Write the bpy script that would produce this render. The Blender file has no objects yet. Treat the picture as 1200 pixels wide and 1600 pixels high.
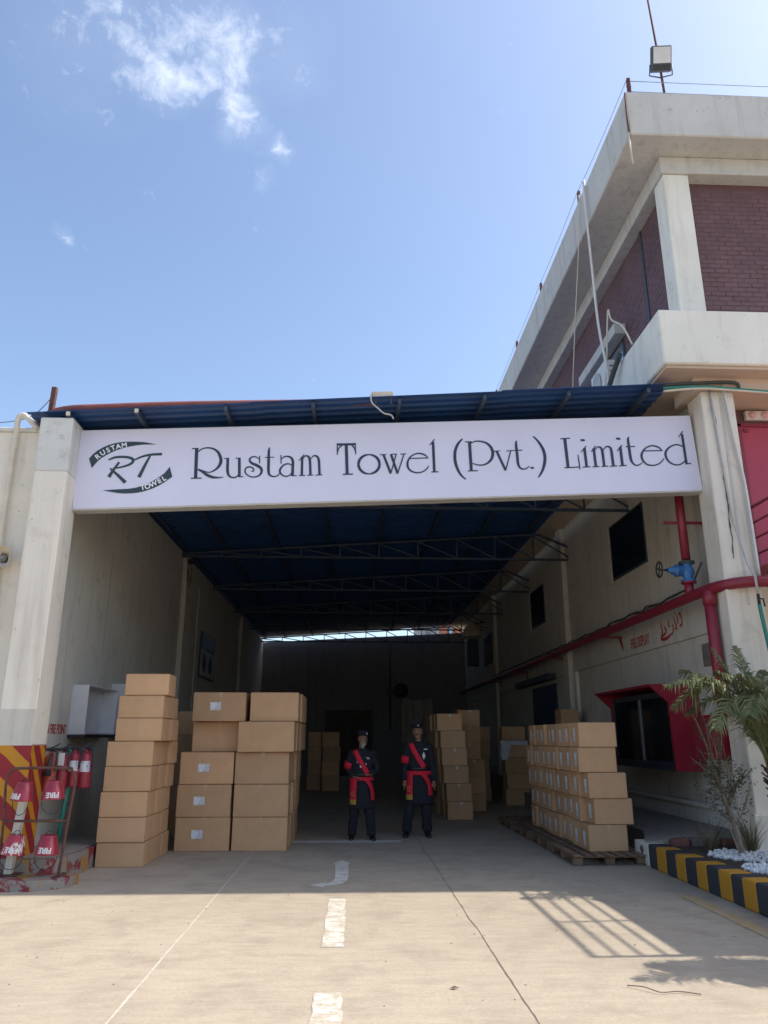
import bpy, bmesh, math, random
from mathutils import Vector, Matrix, Quaternion

# ------------------------------------------------------------------ camera, sky, sun, exposure
scene = bpy.context.scene
R = math.radians
YAW, PITCH = R(2.4175), R(16.655)
cam_data = bpy.data.cameras.new('camera')
cam = bpy.data.objects.new('camera', cam_data)
scene.collection.objects.link(cam)
cam.location = (0, 0, 1.65)
cam.rotation_euler = (math.pi / 2 + PITCH, 0, -YAW)
cam_data.sensor_fit = 'VERTICAL'
cam_data.sensor_height = 36
cam_data.lens = 1180 / 1600 * 36
cam_data.clip_end = 3000
scene.camera = cam

SUN = Vector((0.82, 0.038, 1.0)).normalized()          # direction towards the sun
SUN_EL = math.asin(SUN.z)
SUN_AZ = math.atan2(SUN.x, SUN.y)                      # from +Y towards +X

world = bpy.data.worlds.new('World')
scene.world = world
world.use_nodes = True
wn, wl = world.node_tree.nodes, world.node_tree.links
wn.clear()
w_out = wn.new('ShaderNodeOutputWorld')
w_bg = wn.new('ShaderNodeBackground')
w_bg.inputs['Strength'].default_value = 0.145
sky = wn.new('ShaderNodeTexSky')
sky.sky_type = 'NISHITA'
sky.sun_disc = False
sky.sun_elevation = SUN_EL
sky.sun_rotation = SUN_AZ
sky.altitude = 50
sky.air_density = 1.0
sky.dust_density = 2.1
sky.ozone_density = 1.6
# wispy clouds: noise in sky directions, kept to the part of the sky where they drift
tc = wn.new('ShaderNodeTexCoord')
def wmath(op, a, b=None, clamp=False):
    n = wn.new('ShaderNodeMath'); n.operation = op; n.use_clamp = clamp
    for i, v in enumerate((a, b)):
        if v is None: continue
        if isinstance(v, (int, float)): n.inputs[i].default_value = v
        else: wl.new(v, n.inputs[i])
    return n.outputs[0]
def wdist(c, rx):
    n = wn.new('ShaderNodeVectorMath'); n.operation = 'DISTANCE'
    wl.new(tc.outputs['Generated'], n.inputs[0]); n.inputs[1].default_value = c
    return wmath('SUBTRACT', 1.0, wmath('DIVIDE', n.outputs['Value'], rx), True)
def wnoise(scale, detail, rough, dist):
    n = wn.new('ShaderNodeTexNoise'); n.inputs['Scale'].default_value = scale
    n.inputs['Detail'].default_value = detail; n.inputs['Roughness'].default_value = rough
    n.inputs['Distortion'].default_value = dist
    wl.new(tc.outputs['Generated'], n.inputs['Vector'])
    return n.outputs['Fac']
CLOUDS = [((-0.242, 0.625, 0.742), 0.0365, 1), ((-0.235, 0.634, 0.737), 0.0304, 0.9), ((-0.252, 0.645, 0.721), 0.0395, 1), ((-0.248, 0.656, 0.713), 0.0395, 1.05), ((-0.236, 0.665, 0.708), 0.0426, 1.1), ((-0.217, 0.672, 0.708), 0.0456, 1.15), ((-0.197, 0.678, 0.708), 0.0426, 1.15), ((-0.176, 0.68, 0.712), 0.0365, 1), ((-0.208, 0.686, 0.697), 0.0274, 0.8), ((-0.184, 0.657, 0.731), 0.076, 0.75), ((-0.153, 0.657, 0.739), 0.0638, 0.95), ((-0.132, 0.655, 0.744), 0.0517, 1.1), ((-0.118, 0.658, 0.744), 0.0395, 1), ((-0.131, 0.67, 0.731), 0.0395, 1.15), ((-0.141, 0.68, 0.72), 0.0395, 1.05), ((-0.149, 0.69, 0.709), 0.0365, 0.9), ((-0.141, 0.702, 0.698), 0.0395, 1.1), ((-0.137, 0.713, 0.687), 0.0365, 1.05), ((-0.147, 0.722, 0.676), 0.0274, 0.8), ((-0.096, 0.738, 0.668), 0.0228, 1.1), ((-0.087, 0.742, 0.665), 0.0152, 1), ((-0.113, 0.762, 0.637), 0.0182, 0.8), ((-0.118, 0.758, 0.641), 0.0122, 0.7), ((-0.335, 0.759, 0.558), 0.0152, 0.8), ((-0.293, 0.638, 0.712), 0.1064, 0.5), ((-0.087, 0.671, 0.737), 0.0684, 0.45), ((-0.26, 0.635, 0.728), 0.0912, 0.55)]
# warp the sky direction a little so the cloud patches have torn outlines
wv = wn.new('ShaderNodeTexNoise'); wv.inputs['Scale'].default_value = 22.0; wv.inputs['Detail'].default_value = 6.0; wv.inputs['Roughness'].default_value = 0.6
wl.new(tc.outputs['Generated'], wv.inputs['Vector'])
ws = wn.new('ShaderNodeVectorMath'); ws.operation = 'SUBTRACT'; wl.new(wv.outputs['Color'], ws.inputs[0]); ws.inputs[1].default_value = (.5, .5, .5)
wk = wn.new('ShaderNodeVectorMath'); wk.operation = 'SCALE'; wl.new(ws.outputs[0], wk.inputs[0]); wk.inputs['Scale'].default_value = 0.07
wa = wn.new('ShaderNodeVectorMath'); wa.operation = 'ADD'; wl.new(tc.outputs['Generated'], wa.inputs[0]); wl.new(wk.outputs[0], wa.inputs[1])
def wdist(c, rx):
    n = wn.new('ShaderNodeVectorMath'); n.operation = 'DISTANCE'
    wl.new(wa.outputs[0], n.inputs[0]); n.inputs[1].default_value = c
    return wmath('SUBTRACT', 1.0, wmath('DIVIDE', n.outputs['Value'], rx), True)
mask = None
for c, rx, kk in CLOUDS:
    m = wmath('MULTIPLY', wdist(c, rx), kk)
    mask = m if mask is None else wmath('MAXIMUM', mask, m)
fil = wnoise(30.0, 12.0, 0.68, 0.35)
cl = wmath('MULTIPLY', wmath('SUBTRACT', wmath('ADD', wmath('MULTIPLY', mask, 0.36), fil), 0.66, True), 1.8, True)
veil = wmath('MULTIPLY', mask, wmath('MULTIPLY', wnoise(12.0, 8.0, 0.6, 0.3), 0.30))
cl = wmath('MULTIPLY', wmath('ADD', cl, veil, True), 0.46)
w_mix = wn.new('ShaderNodeMixRGB')
wl.new(cl, w_mix.inputs['Fac'])
wl.new(sky.outputs['Color'], w_mix.inputs['Color1'])
w_mix.inputs['Color2'].default_value = (7.2, 7.4, 7.6, 1)
wl.new(w_mix.outputs['Color'], w_bg.inputs['Color'])
wl.new(w_bg.outputs['Background'], w_out.inputs['Surface'])

sun_data = bpy.data.lights.new('sun', 'SUN')
sun_data.energy = 3.0
sun_data.angle = R(0.53)
sun_data.color = (1.0, 0.93, 0.83)
sun = bpy.data.objects.new('sun', sun_data)
scene.collection.objects.link(sun)
sun.location = (30, 5, 40)
sun.rotation_euler = (-SUN).to_track_quat('-Z', 'Y').to_euler()

scene.view_settings.view_transform = 'Standard'
scene.view_settings.look = 'None'
scene.view_settings.exposure = 0.88
scene.view_settings.gamma = 1.0
scene.view_settings.use_curve_mapping = False
scene.render.engine = 'CYCLES'
scene.cycles.max_bounces = 8
scene.cycles.diffuse_bounces = 5
scene.cycles.glossy_bounces = 4
scene.cycles.transparent_max_bounces = 12
scene.cycles.sample_clamp_indirect = 6.0
scene.cycles.use_denoising = True

random.seed(7)
COL = scene.collection

# ------------------------------------------------------------------ helpers
class MB:
    """collects simple shapes and links them as ONE mesh object"""
    def __init__(self): self.v = []; self.f = []; self.s = []
    def add(self, vs, fs, smooth=False):
        o = len(self.v); self.v += [tuple(p) for p in vs]
        self.f += [tuple(i + o for i in f) for f in fs]; self.s += [smooth] * len(fs)
        return self
    def box(self, x0, x1, y0, y1, z0, z1, bev=0.0):
        c = Vector(((x0+x1)/2, (y0+y1)/2, (z0+z1)/2)); h = Vector(((x1-x0)/2, (y1-y0)/2, (z1-z0)/2))
        return self.obox(c, h, Matrix.Identity(3), bev)
    def obox(self, c, h, rot, bev=0.0):
        c = Vector(c); h = Vector(h); b = min(bev, min(h)*0.9)
        if b <= 0:
            vs = [c + rot @ Vector((sx*h[0], sy*h[1], sz*h[2])) for sz in (-1, 1) for sy in (-1, 1) for sx in (-1, 1)]
            return self.add(vs, [(0,2,3,1),(4,5,7,6),(0,1,5,4),(2,6,7,3),(0,4,6,2),(1,3,7,5)])
        vs = []; idx = {}
        for sx in (-1, 1):
            for sy in (-1, 1):
                for sz in (-1, 1):
                    for a in range(3):
                        d = [h[0]-b, h[1]-b, h[2]-b]; d[a] = h[a]
                        idx[sx, sy, sz, a] = len(vs)
                        vs.append(c + rot @ Vector((sx*d[0], sy*d[1], sz*d[2])))
        fs = []
        for a in range(3):
            e, g = [i for i in range(3) if i != a]
            for s in (-1, 1):
                q = []
                for p, r in ((-1,-1),(1,-1),(1,1),(-1,1)):
                    k = [0,0,0]; k[a] = s; k[e] = p; k[g] = r; q.append(idx[k[0],k[1],k[2],a])
                fs.append(q)
        for a in range(3):                           # edges along axis a
            e, g = [i for i in range(3) if i != a]
            for p in (-1, 1):
                for r in (-1, 1):
                    k0 = [0,0,0]; k1 = [0,0,0]; k0[a] = -1; k1[a] = 1
                    for k in (k0, k1): k[e] = p; k[g] = r
                    fs.append([idx[(*k0, e)], idx[(*k1, e)], idx[(*k1, g)], idx[(*k0, g)]])
        for sx in (-1, 1):
            for sy in (-1, 1):
                for sz in (-1, 1): fs.append([idx[sx,sy,sz,a] for a in range(3)])
        return self.add(vs, fs)
    def bar(self, a, b, w, h=None, up=(0,0,1), bev=0.0):
        a = Vector(a); b = Vector(b); d = b - a; L = d.length
        if L < 1e-6: return self
        d.normalize(); up = Vector(up)
        s = d.cross(up)
        if s.length < 1e-4: s = d.cross(Vector((0,1,0)))
        s.normalize(); u = s.cross(d)
        rot = Matrix((s, d, u)).transposed()
        return self.obox((a+b)/2, (w/2, L/2, (h or w)/2), rot, bev)
    def tube(self, pts, r, seg=10, caps=True, ell=None):
        pts = [Vector(p) for p in pts]; n = len(pts)
        rr = r if isinstance(r, (list, tuple)) else [r]*n
        t0 = (pts[1]-pts[0]).normalized()
        ref = Vector((0,0,1)) if abs(t0.z) < 0.9 else Vector((0,1,0))
        u = t0.cross(ref).normalized(); vs = []
        for i in range(n):
            t = (pts[min(i+1,n-1)] - pts[max(i-1,0)]).normalized()
            u = (u - t*u.dot(t)).normalized(); w = t.cross(u)
            for k in range(seg):
                a = 2*math.pi*k/seg
                vs.append(pts[i] + u*math.cos(a)*rr[i] + w*math.sin(a)*rr[i]*(ell or 1))
        fs = [(i*seg+k, i*seg+(k+1)%seg, (i+1)*seg+(k+1)%seg, (i+1)*seg+k) for i in range(n-1) for k in range(seg)]
        self.add(vs, fs, True)
        if caps:
            o = len(self.v) - n*seg
            self.f += [tuple(o+k for k in range(seg))[::-1], tuple(o+(n-1)*seg+k for k in range(seg))]; self.s += [False, False]
        return self
    def lathe(self, prof, c, axis=(0,0,1), seg=20, smooth=True, arc=None, sx=1.0, sy=1.0):
        c = Vector(c); ax = Vector(axis).normalized()
        q = Vector((0,0,1)).rotation_difference(ax)
        vs = []
        for r_, z_ in prof:
            for k in range(seg):
                a = 2*math.pi*k/seg
                vs.append(c + q @ Vector((r_*math.cos(a)*sx, r_*math.sin(a)*sy, z_)))
        n = len(prof)
        fs = [(i*seg+k, i*seg+(k+1)%seg, (i+1)*seg+(k+1)%seg, (i+1)*seg+k) for i in range(n-1) for k in range(seg)]
        return self.add(vs, fs, smooth)
    def loft(self, secs, seg=16, caps=True, smooth=True):
        """secs: (cx, cy, cz, rx, ry) horizontal ellipses"""
        vs = []
        for cx, cy, cz, rx, ry in secs:
            for k in range(seg):
                a = 2*math.pi*k/seg; vs.append((cx+rx*math.cos(a), cy+ry*math.sin(a), cz))
        n = len(secs)
        fs = [(i*seg+k, i*seg+(k+1)%seg, (i+1)*seg+(k+1)%seg, (i+1)*seg+k) for i in range(n-1) for k in range(seg)]
        if caps: fs += [tuple(range(seg))[::-1], tuple((n-1)*seg+k for k in range(seg))]
        return self.add(vs, fs, smooth)
    def prism(self, poly, ext):
        """poly: 3-D points of a flat outline, ext: extrusion vector"""
        n = len(poly); ext = Vector(ext)
        vs = [Vector(p) for p in poly] + [Vector(p)+ext for p in poly]
        fs = [tuple(range(n)), tuple(range(n, 2*n))[::-1]] + [(i, (i+1)%n, n+(i+1)%n, n+i) for i in range(n)]
        return self.add(vs, fs)
    def mesh(self, name='mesh', recalc=True):
        me = bpy.data.meshes.new(name)
        me.from_pydata(self.v, [], self.f)
        me.polygons.foreach_set('use_smooth', self.s)
        if recalc and len(self.f) < 60000:
            bm = bmesh.new(); bm.from_mesh(me)
            bmesh.ops.recalc_face_normals(bm, faces=bm.faces[:])
            bm.to_mesh(me); bm.free()
        me.update()
        return me
    def build(self, name, mat, parent=None, recalc=True):
        me = self.mesh(name, recalc)
        if mat: me.materials.append(mat)
        return link(name, me, parent)

def link(name, data, parent=None):
    o = bpy.data.objects.new(name, data)
    COL.objects.link(o)
    if parent is not None: o.parent = parent
    return o
def empty(name, loc=(0,0,0), rz=0.0):
    o = link(name, None); o.location = loc; o.rotation_euler = (0,0,rz); o.empty_display_size = 0.2
    return o
def tag(o, label=None, cat=None, group=None, kind=None):
    if label: o['label'] = label
    if cat: o['category'] = cat
    if group: o['group'] = group
    if kind: o['kind'] = kind
    return o
def thing(name, label, cat, loc=(0,0,0), rz=0.0, group=None):
    return tag(empty(name, loc, rz), label, cat, group)
def copy_tree(o, parent=None):
    c = o.copy(); COL.objects.link(c); c.parent = parent
    for ch in [x for x in bpy.data.objects if x.parent == o]: copy_tree(ch, c)
    return c
def to_mesh(ob):
    """evaluate modifiers / text of a temporary object into a mesh"""
    dg = bpy.context.evaluated_depsgraph_get()
    dg.update()
    me = bpy.data.meshes.new_from_object(ob.evaluated_get(dg), depsgraph=dg)
    bpy.data.objects.remove(ob)
    return me
def text_mesh(body, size, thick=0.002, bold=0.0, align='CENTER'):
    cu = bpy.data.curves.new('text', 'FONT'); cu.body = body; cu.size = size
    cu.extrude = thick/2; cu.offset = bold; cu.align_x = align; cu.align_y = 'CENTER'; cu.resolution_u = 3
    ob = link('text', cu)
    return to_mesh(ob)
def catmull(pts, n=6):
    out = []
    P = [Vector(p) for p in pts]
    for i in range(len(P)-1):
        p0 = P[max(i-1,0)]; p1 = P[i]; p2 = P[i+1]; p3 = P[min(i+2,len(P)-1)]
        for k in range(n):
            t = k/n
            out.append(0.5*((2*p1)+(p2-p0)*t+(2*p0-5*p1+4*p2-p3)*t*t+(3*p1-p0-3*p2+p3)*t**3))
    out.append(P[-1]); return out
def rz90(y): return y

# ------------------------------------------------------------------ materials
def srgb(r, g, b):
    f = lambda c: (c/255/12.92 if c/255 <= 0.04045 else ((c/255+0.055)/1.055)**2.4)
    return (f(r), f(g), f(b))
class NT:
    def __init__(self, name):
        self.m = bpy.data.materials.new(name); self.m.use_nodes = True
        self.n = self.m.node_tree.nodes; self.l = self.m.node_tree.links
        self.b = self.n['Principled BSDF']
    def put(self, v, sock):
        if isinstance(v, (int, float)): sock.default_value = v
        elif isinstance(v, (tuple, list)): sock.default_value = (*v[:3], 1) if sock.type == 'RGBA' else v
        else: self.l.new(v, sock)
    def pos(self, kind='Position', scale=(1,1,1)):
        if kind == 'Position': o = self.n.new('ShaderNodeNewGeometry').outputs['Position']
        else: o = self.n.new('ShaderNodeTexCoord').outputs['Object']
        mp = self.n.new('ShaderNodeMapping'); mp.inputs['Scale'].default_value = scale
        self.l.new(o, mp.inputs['Vector'])
        return mp.outputs['Vector']
    def noise(self, vec, scale=1.0, detail=4.0, rough=0.55, dist=0.0):
        n = self.n.new('ShaderNodeTexNoise')
        n.inputs['Scale'].default_value = scale; n.inputs['Detail'].default_value = detail
        n.inputs['Roughness'].default_value = rough; n.inputs['Distortion'].default_value = dist
        self.l.new(vec, n.inputs['Vector']); return n.outputs['Fac']
    def vor(self, vec, scale, feature='F1', rnd=1.0):
        n = self.n.new('ShaderNodeTexVoronoi'); n.feature = feature
        n.inputs['Scale'].default_value = scale; n.inputs['Randomness'].default_value = rnd
        self.l.new(vec, n.inputs['Vector']); return n.outputs['Distance']
    def math(self, op, a, b=None, clamp=False):
        n = self.n.new('ShaderNodeMath'); n.operation = op; n.use_clamp = clamp
        self.put(a, n.inputs[0])
        if b is not None: self.put(b, n.inputs[1])
        return n.outputs[0]
    def ramp(self, fac, lo, hi):
        n = self.n.new('ShaderNodeMapRange'); n.inputs['From Min'].default_value = lo; n.inputs['From Max'].default_value = hi
        self.put(fac, n.inputs['Value']); return n.outputs['Result']
    def mix(self, fac, a, b, mode='MIX'):
        n = self.n.new('ShaderNodeMixRGB'); n.blend_type = mode
        self.put(fac, n.inputs['Fac']); self.put(a, n.inputs['Color1']); self.put(b, n.inputs['Color2'])
        return n.outputs['Color']
    def bump(self, h, strength=0.3, dist=0.01):
        n = self.n.new('ShaderNodeBump'); n.inputs['Strength'].default_value = strength; n.inputs['Distance'].default_value = dist
        self.put(h, n.inputs['Height']); self.l.new(n.outputs['Normal'], self.b.inputs['Normal'])
    def sep(self, vec):
        n = self.n.new('ShaderNodeSeparateXYZ'); self.l.new(vec, n.inputs[0]); return n.outputs
    def rand(self):
        return self.n.new('ShaderNodeObjectInfo').outputs['Random']
    def out(self, col=None, rough=None, metal=None, spec=None):
        if col is not None: self.put(col, self.b.inputs['Base Color'])
        if rough is not None: self.put(rough, self.b.inputs['Roughness'])
        if metal is not None: self.put(metal, self.b.inputs['Metallic'])
        if spec is not None: self.put(spec, self.b.inputs['Specular IOR Level'])
        return self.m
def k(c, f): return tuple(min(1, v*f) for v in c)

def simple(name, col, rough=0.6, var=0.25, scale=6.0, bump=0.15, metal=0.0, obj=True, dirt=None, rnd=0.0, fine=60.0, spec=0.5):
    t = NT(name); p = t.pos('Object' if obj else 'Position')
    n1 = t.noise(p, scale, 6, 0.6); n2 = t.noise(p, fine, 3, 0.6)
    c = t.mix(t.ramp(n1, 0.3, 0.7), k(col, 1-var), k(col, 1+var*0.6))
    c = t.mix(t.math('MULTIPLY', n2, 0.25), c, k(col, 0.7))
    if dirt:
        d = t.noise(p, scale*0.5, 8, 0.7, 0.4)
        c = t.mix(t.math('MULTIPLY', t.ramp(d, 0.55, 0.75), 0.8, True), c, dirt)
    if rnd:
        r = t.rand(); c = t.mix(1.0, c, t.mix(r, (1-rnd,)*3, (1+rnd*0.4,)*3), 'MULTIPLY')
    t.bump(t.math('ADD', n1, t.math('MULTIPLY', n2, 0.4)), bump, 0.01)
    return t.out(c, t.ramp(n1, -0.6, 1.6) if rough is None else t.math('ADD', rough-0.08, t.math('MULTIPLY', n1, 0.16)), metal, spec)

def plaster(name, col, stain=0.5, streak=0.5, bump=0.35):
    stain = min(1, stain*1.35); streak = min(1, streak*1.25)
    t = NT(name); p = t.pos('Position'); ps = t.pos('Position', (3.0, 3.0, 0.22))
    big = t.noise(p, 0.55, 6, 0.6, 0.3); mid = t.noise(p, 3.2, 7, 0.65); fine = t.noise(p, 45, 4, 0.6)
    st = t.noise(ps, 2.2, 6, 0.62)
    c = t.mix(t.ramp(big, 0.3, 0.7), k(col, 0.88), k(col, 1.05))
    c = t.mix(t.math('MULTIPLY', t.ramp(st, 0.52, 0.8), streak, True), c, k((col[0]*0.55, col[1]*0.53, col[2]*0.48), 1))
    c = t.mix(t.math('MULTIPLY', t.ramp(mid, 0.56, 0.72), stain, True), c, k((col[0]*0.66, col[1]*0.64, col[2]*0.6), 1))
    sp = t.vor(p, 7.0); c = t.mix(t.math('MULTIPLY', t.ramp(sp, 0.11, 0.05), t.ramp(mid, 0.47, 0.6), True), c, k(col, 0.35))
    t.bump(t.math('ADD', t.math('MULTIPLY', mid, 1.2), t.math('MULTIPLY', fine, 0.5)), bump, 0.012)
    return t.out(c, 0.86, 0, 0.25)

def concrete(name, col, warm=None):
    t = NT(name); p = t.pos('Position'); pb = t.pos('Position', (1.2, 5.0, 1.0))
    big = t.noise(p, 0.28, 6, 0.6, 0.5); mid = t.noise(p, 1.7, 9, 0.68, 0.3); fine = t.noise(p, 34, 8, 0.8)
    br = t.noise(pb, 2.2, 6, 0.62, 0.6); gr = t.noise(p, 160, 2, 0.6)
    c = t.mix(t.ramp(big, 0.32, 0.68), k(col, 0.88), k(col, 1.07))
    c = t.mix(t.math('MULTIPLY', t.ramp(mid, 0.48, 0.68), 0.7, True), c, k(col, 0.66))
    c = t.mix(t.math('MULTIPLY', t.ramp(br, 0.52, 0.70), 0.4, True), c, k(col, 1.2))
    c = t.mix(t.math('MULTIPLY', t.ramp(br, 0.48, 0.33), 0.4, True), c, k(col, 0.72))
    c = t.mix(t.math('MULTIPLY', t.ramp(fine, 0.48, 0.72), 0.65, True), c, k(col, 0.56))
    c = t.mix(t.math('MULTIPLY', t.ramp(gr, 0.55, 0.7), 0.3, True), c, k(col, 1.3))
    pit = t.vor(p, 16.0); pm = t.noise(p, 3.0, 3, 0.5)
    c = t.mix(t.math('MULTIPLY', t.math('MULTIPLY', t.ramp(pit, 0.10, 0.04), t.ramp(pm, 0.56, 0.66), True), 0.6), c, k(col, 0.4))
    oil = t.noise(p, 0.9, 4, 0.5); c = t.mix(t.math('MULTIPLY', t.ramp(oil, 0.66, 0.78), 0.35, True), c, k(col, 0.5))
    t.bump(t.math('ADD', t.math('MULTIPLY', br, 0.8), t.math('ADD', t.math('MULTIPLY', fine, 0.7), t.math('MULTIPLY', gr, 0.3))), 0.45, 0.012)
    return t.out(c, t.math('ADD', 0.72, t.math('MULTIPLY', mid, 0.2)), 0, 0.3)

def worn_paint(name, col, under, cover=0.5, scale=5.0, sharp=0.06):
    t = NT(name); p = t.pos('Position'); n = t.noise(p, scale, 9, 0.75, 0.2); s = t.noise(t.pos('Position', (1,6,1)), 5, 6, 0.7)
    f = t.ramp(t.math('ADD', t.math('MULTIPLY', n, 0.6), t.math('MULTIPLY', s, 0.4)), cover-sharp, cover+sharp)
    big = t.noise(p, 2.0, 5, 0.6); c1 = t.mix(big, k(col, 0.85), k(col, 1.05))
    c = t.mix(t.math('MULTIPLY', f, 1.0, True), c1, under)
    t.bump(n, 0.2, 0.01)
    return t.out(c, 0.75, 0, 0.3)

M = {}
GROUND_C = (0.44, 0.372, 0.282)
M['ground'] = concrete('concrete_ground', GROUND_C)
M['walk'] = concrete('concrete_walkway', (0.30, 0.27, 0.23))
M['line_white'] = worn_paint('worn_white_paint', (0.64, 0.62, 0.55), GROUND_C, 0.505, 7, 0.035)
M['line_faint'] = worn_paint('faded_white_paint', (0.74, 0.72, 0.66), GROUND_C, 0.54, 5, 0.10)
M['line_yellow'] = worn_paint('faded_yellow_paint', (0.50, 0.32, 0.11), GROUND_C, 0.50, 4, 0.12)
M['plaster'] = plaster('cream_plaster', (0.80, 0.745, 0.64), 0.4, 0.45)
M['plaster_new'] = plaster('patched_white_plaster', (0.66, 0.66, 0.62), 0.7, 0.5, 0.3)
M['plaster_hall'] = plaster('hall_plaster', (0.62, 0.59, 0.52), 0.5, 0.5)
M['plaster_bright'] = plaster('parapet_plaster', (0.58, 0.575, 0.54), 0.45, 0.6, 0.7)
M['plaster_slab'] = plaster('slab_plaster', (0.82, 0.80, 0.71), 0.3, 0.5, 0.5)
M['soffit'] = plaster('soffit_plaster', (0.62, 0.50, 0.40), 0.2, 0.1, 0.2)
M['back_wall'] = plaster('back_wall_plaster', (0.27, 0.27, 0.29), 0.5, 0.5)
M['sign'] = simple('sign_vinyl', (0.73, 0.72, 0.86), 0.45, 0.05, 1.2, 0.05)
M['sign_frame'] = simple('sign_metal_edge', (0.56, 0.56, 0.54), 0.5, 0.12, 4, 0.05)
M['ink'] = simple('navy_ink', (0.026, 0.034, 0.066), 0.5, 0.05, 2, 0.0)
M['ink_green'] = simple('dark_green_ink', (0.028, 0.055, 0.066), 0.5, 0.05, 2, 0.0)
M['ink_white'] = simple('white_ink', (0.82, 0.82, 0.86), 0.5, 0.03, 2, 0.0)
M['blue_sheet'] = simple('blue_roof_sheet', (0.014, 0.066, 0.215), 0.45, 0.3, 1.5, 0.08, 0.0, False, (0.02, 0.03, 0.06))
M['blue_steel'] = simple('dark_blue_steel', (0.05, 0.075, 0.12), 0.55, 0.3, 5, 0.1, 0.0, False)
M['rust'] = simple('rusty_steel', (0.14, 0.065, 0.05), 0.8, 0.4, 12, 0.4, 0.2, False, (0.25, 0.11, 0.06))
M['red_oxide'] = simple('red_oxide_pipe_paint', (0.24, 0.075, 0.06), 0.6, 0.25, 6, 0.1, 0.0, False, (0.13, 0.05, 0.04))
M['red'] = simple('fire_red_paint', (0.27, 0.025, 0.045), 0.42, 0.22, 5, 0.08, 0.0, False, (0.20, 0.02, 0.03))
M['red_panel'] = simple('red_sheet_paint', (0.46, 0.055, 0.10), 0.5, 0.12, 2.0, 0.06, 0.0, False)
M['red_cab'] = simple('crimson_cabinet_paint', (0.30, 0.012, 0.032), 0.45, 0.15, 3.0, 0.06, 0.0, False)
M['red_text'] = simple('red_stencil_paint', (0.42, 0.03, 0.03), 0.7, 0.3, 20, 0.0)
M['blue_valve'] = simple('blue_valve_paint', (0.05, 0.19, 0.45), 0.45, 0.35, 14, 0.25, 0.0, False, (0.06, 0.06, 0.07))
M['black_iron'] = simple('black_iron', (0.03, 0.032, 0.035), 0.6, 0.3, 10, 0.2)
M['dark_cable'] = simple('dark_cable', (0.06, 0.065, 0.06), 0.6, 0.3, 10, 0.1)
M['white_plastic'] = simple('white_plastic', (0.72, 0.70, 0.66), 0.5, 0.1, 5, 0.05)
M['grey_plastic'] = simple('grey_conduit', (0.48, 0.48, 0.46), 0.55, 0.15, 5, 0.05)
M['cream_pvc'] = simple('cream_pvc', (0.68, 0.62, 0.50), 0.5, 0.15, 5, 0.05)
M['green_hose'] = simple('green_hose', (0.03, 0.24, 0.19), 0.5, 0.15, 6, 0.05)
M['glass_dark'] = NT('dark_glass').out((0.010, 0.013, 0.018), 0.08, 0, 0.6)
M['glass_sky'] = NT('window_glass').out((0.30, 0.36, 0.44), 0.05, 0.6, 0.6)
M['frame_dark'] = simple('dark_window_frame', (0.035, 0.05, 0.07), 0.5, 0.2, 6, 0.05)
M['brick'] = simple('painted_maroon_brick', (0.158, 0.084, 0.090), 0.65, 0.3, 1.3, 0.25, 0.0, False, (0.128, 0.076, 0.082), 0.12)
M['mortar'] = simple('painted_maroon_mortar', (0.148, 0.079, 0.085), 0.85, 0.2, 9, 0.3, 0.0, False)
M['steel'] = simple('grey_steel', (0.30, 0.31, 0.32), 0.45, 0.15, 8, 0.05, 0.6)
M['lamp_grey'] = simple('dark_grey_lamp_body', (0.07, 0.085, 0.10), 0.5, 0.15, 8, 0.05)
M['lens'] = simple('frosted_lens', (0.62, 0.64, 0.66), 0.25, 0.1, 10, 0.02)
M['pink_lens'] = simple('pale_pink_lens', (0.70, 0.42, 0.40), 0.25, 0.1, 30, 0.05)
M['yellow'] = worn_paint('kerb_yellow_paint', (0.52, 0.25, 0.028), (0.22, 0.17, 0.10), 0.66, 5)
M['black_paint'] = worn_paint('kerb_black_paint', (0.045, 0.048, 0.055), (0.22, 0.20, 0.18), 0.66, 5)
M['white_paint'] = worn_paint('kerb_white_paint', (0.62, 0.60, 0.54), (0.32, 0.29, 0.25), 0.62, 5)
M['soil'] = simple('dry_soil', (0.075, 0.055, 0.038), 0.95, 0.45, 5, 0.9, 0.0, False, (0.15, 0.115, 0.08))
M['pebble'] = simple('white_pebble', (0.74, 0.74, 0.73), 0.6, 0.12, 20, 0.15)
M['stone'] = simple('rubble_stone', (0.20, 0.16, 0.14), 0.9, 0.35, 8, 0.6)
M['brick_red'] = simple('old_red_brick', (0.20, 0.085, 0.065), 0.9, 0.35, 10, 0.6)
M['ink_black'] = simple('black_stencil', (0.03, 0.03, 0.032), 0.7, 0.2, 20, 0.0)

def cardboard(name, col):
    t = NT(name); p = t.pos('Object'); ps = t.pos('Object', (40, 40, 0.6)); n = t.noise(p, 2.4, 5, 0.6); f = t.noise(ps, 2.0, 3, 0.5); g = t.noise(p, 70, 3, 0.6)
    c = t.mix(t.ramp(n, 0.3, 0.7), k(col, 0.86), k(col, 1.06))
    c = t.mix(t.math('MULTIPLY', f, 0.22), c, k(col, 0.72)); c = t.mix(t.math('MULTIPLY', g, 0.12), c, k(col, 1.3))
    sc = t.noise(p, 7, 8, 0.75, 0.6); c = t.mix(t.math('MULTIPLY', t.ramp(sc, 0.62, 0.76), 0.5, True), c, k(col, 0.7))
    r = t.rand(); c = t.mix(1.0, c, t.mix(r, (0.86, 0.86, 0.85), (1.07, 1.06, 1.04)), 'MULTIPLY')
    t.bump(t.math('ADD', f, t.math('MULTIPLY', n, 2.0)), 0.12, 0.01)
    return t.out(c, 0.78, 0, 0.25)
M['card'] = cardboard('cardboard', (0.585, 0.36, 0.20))
M['card_dark'] = cardboard('brown_cardboard', (0.35, 0.185, 0.095))
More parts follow.
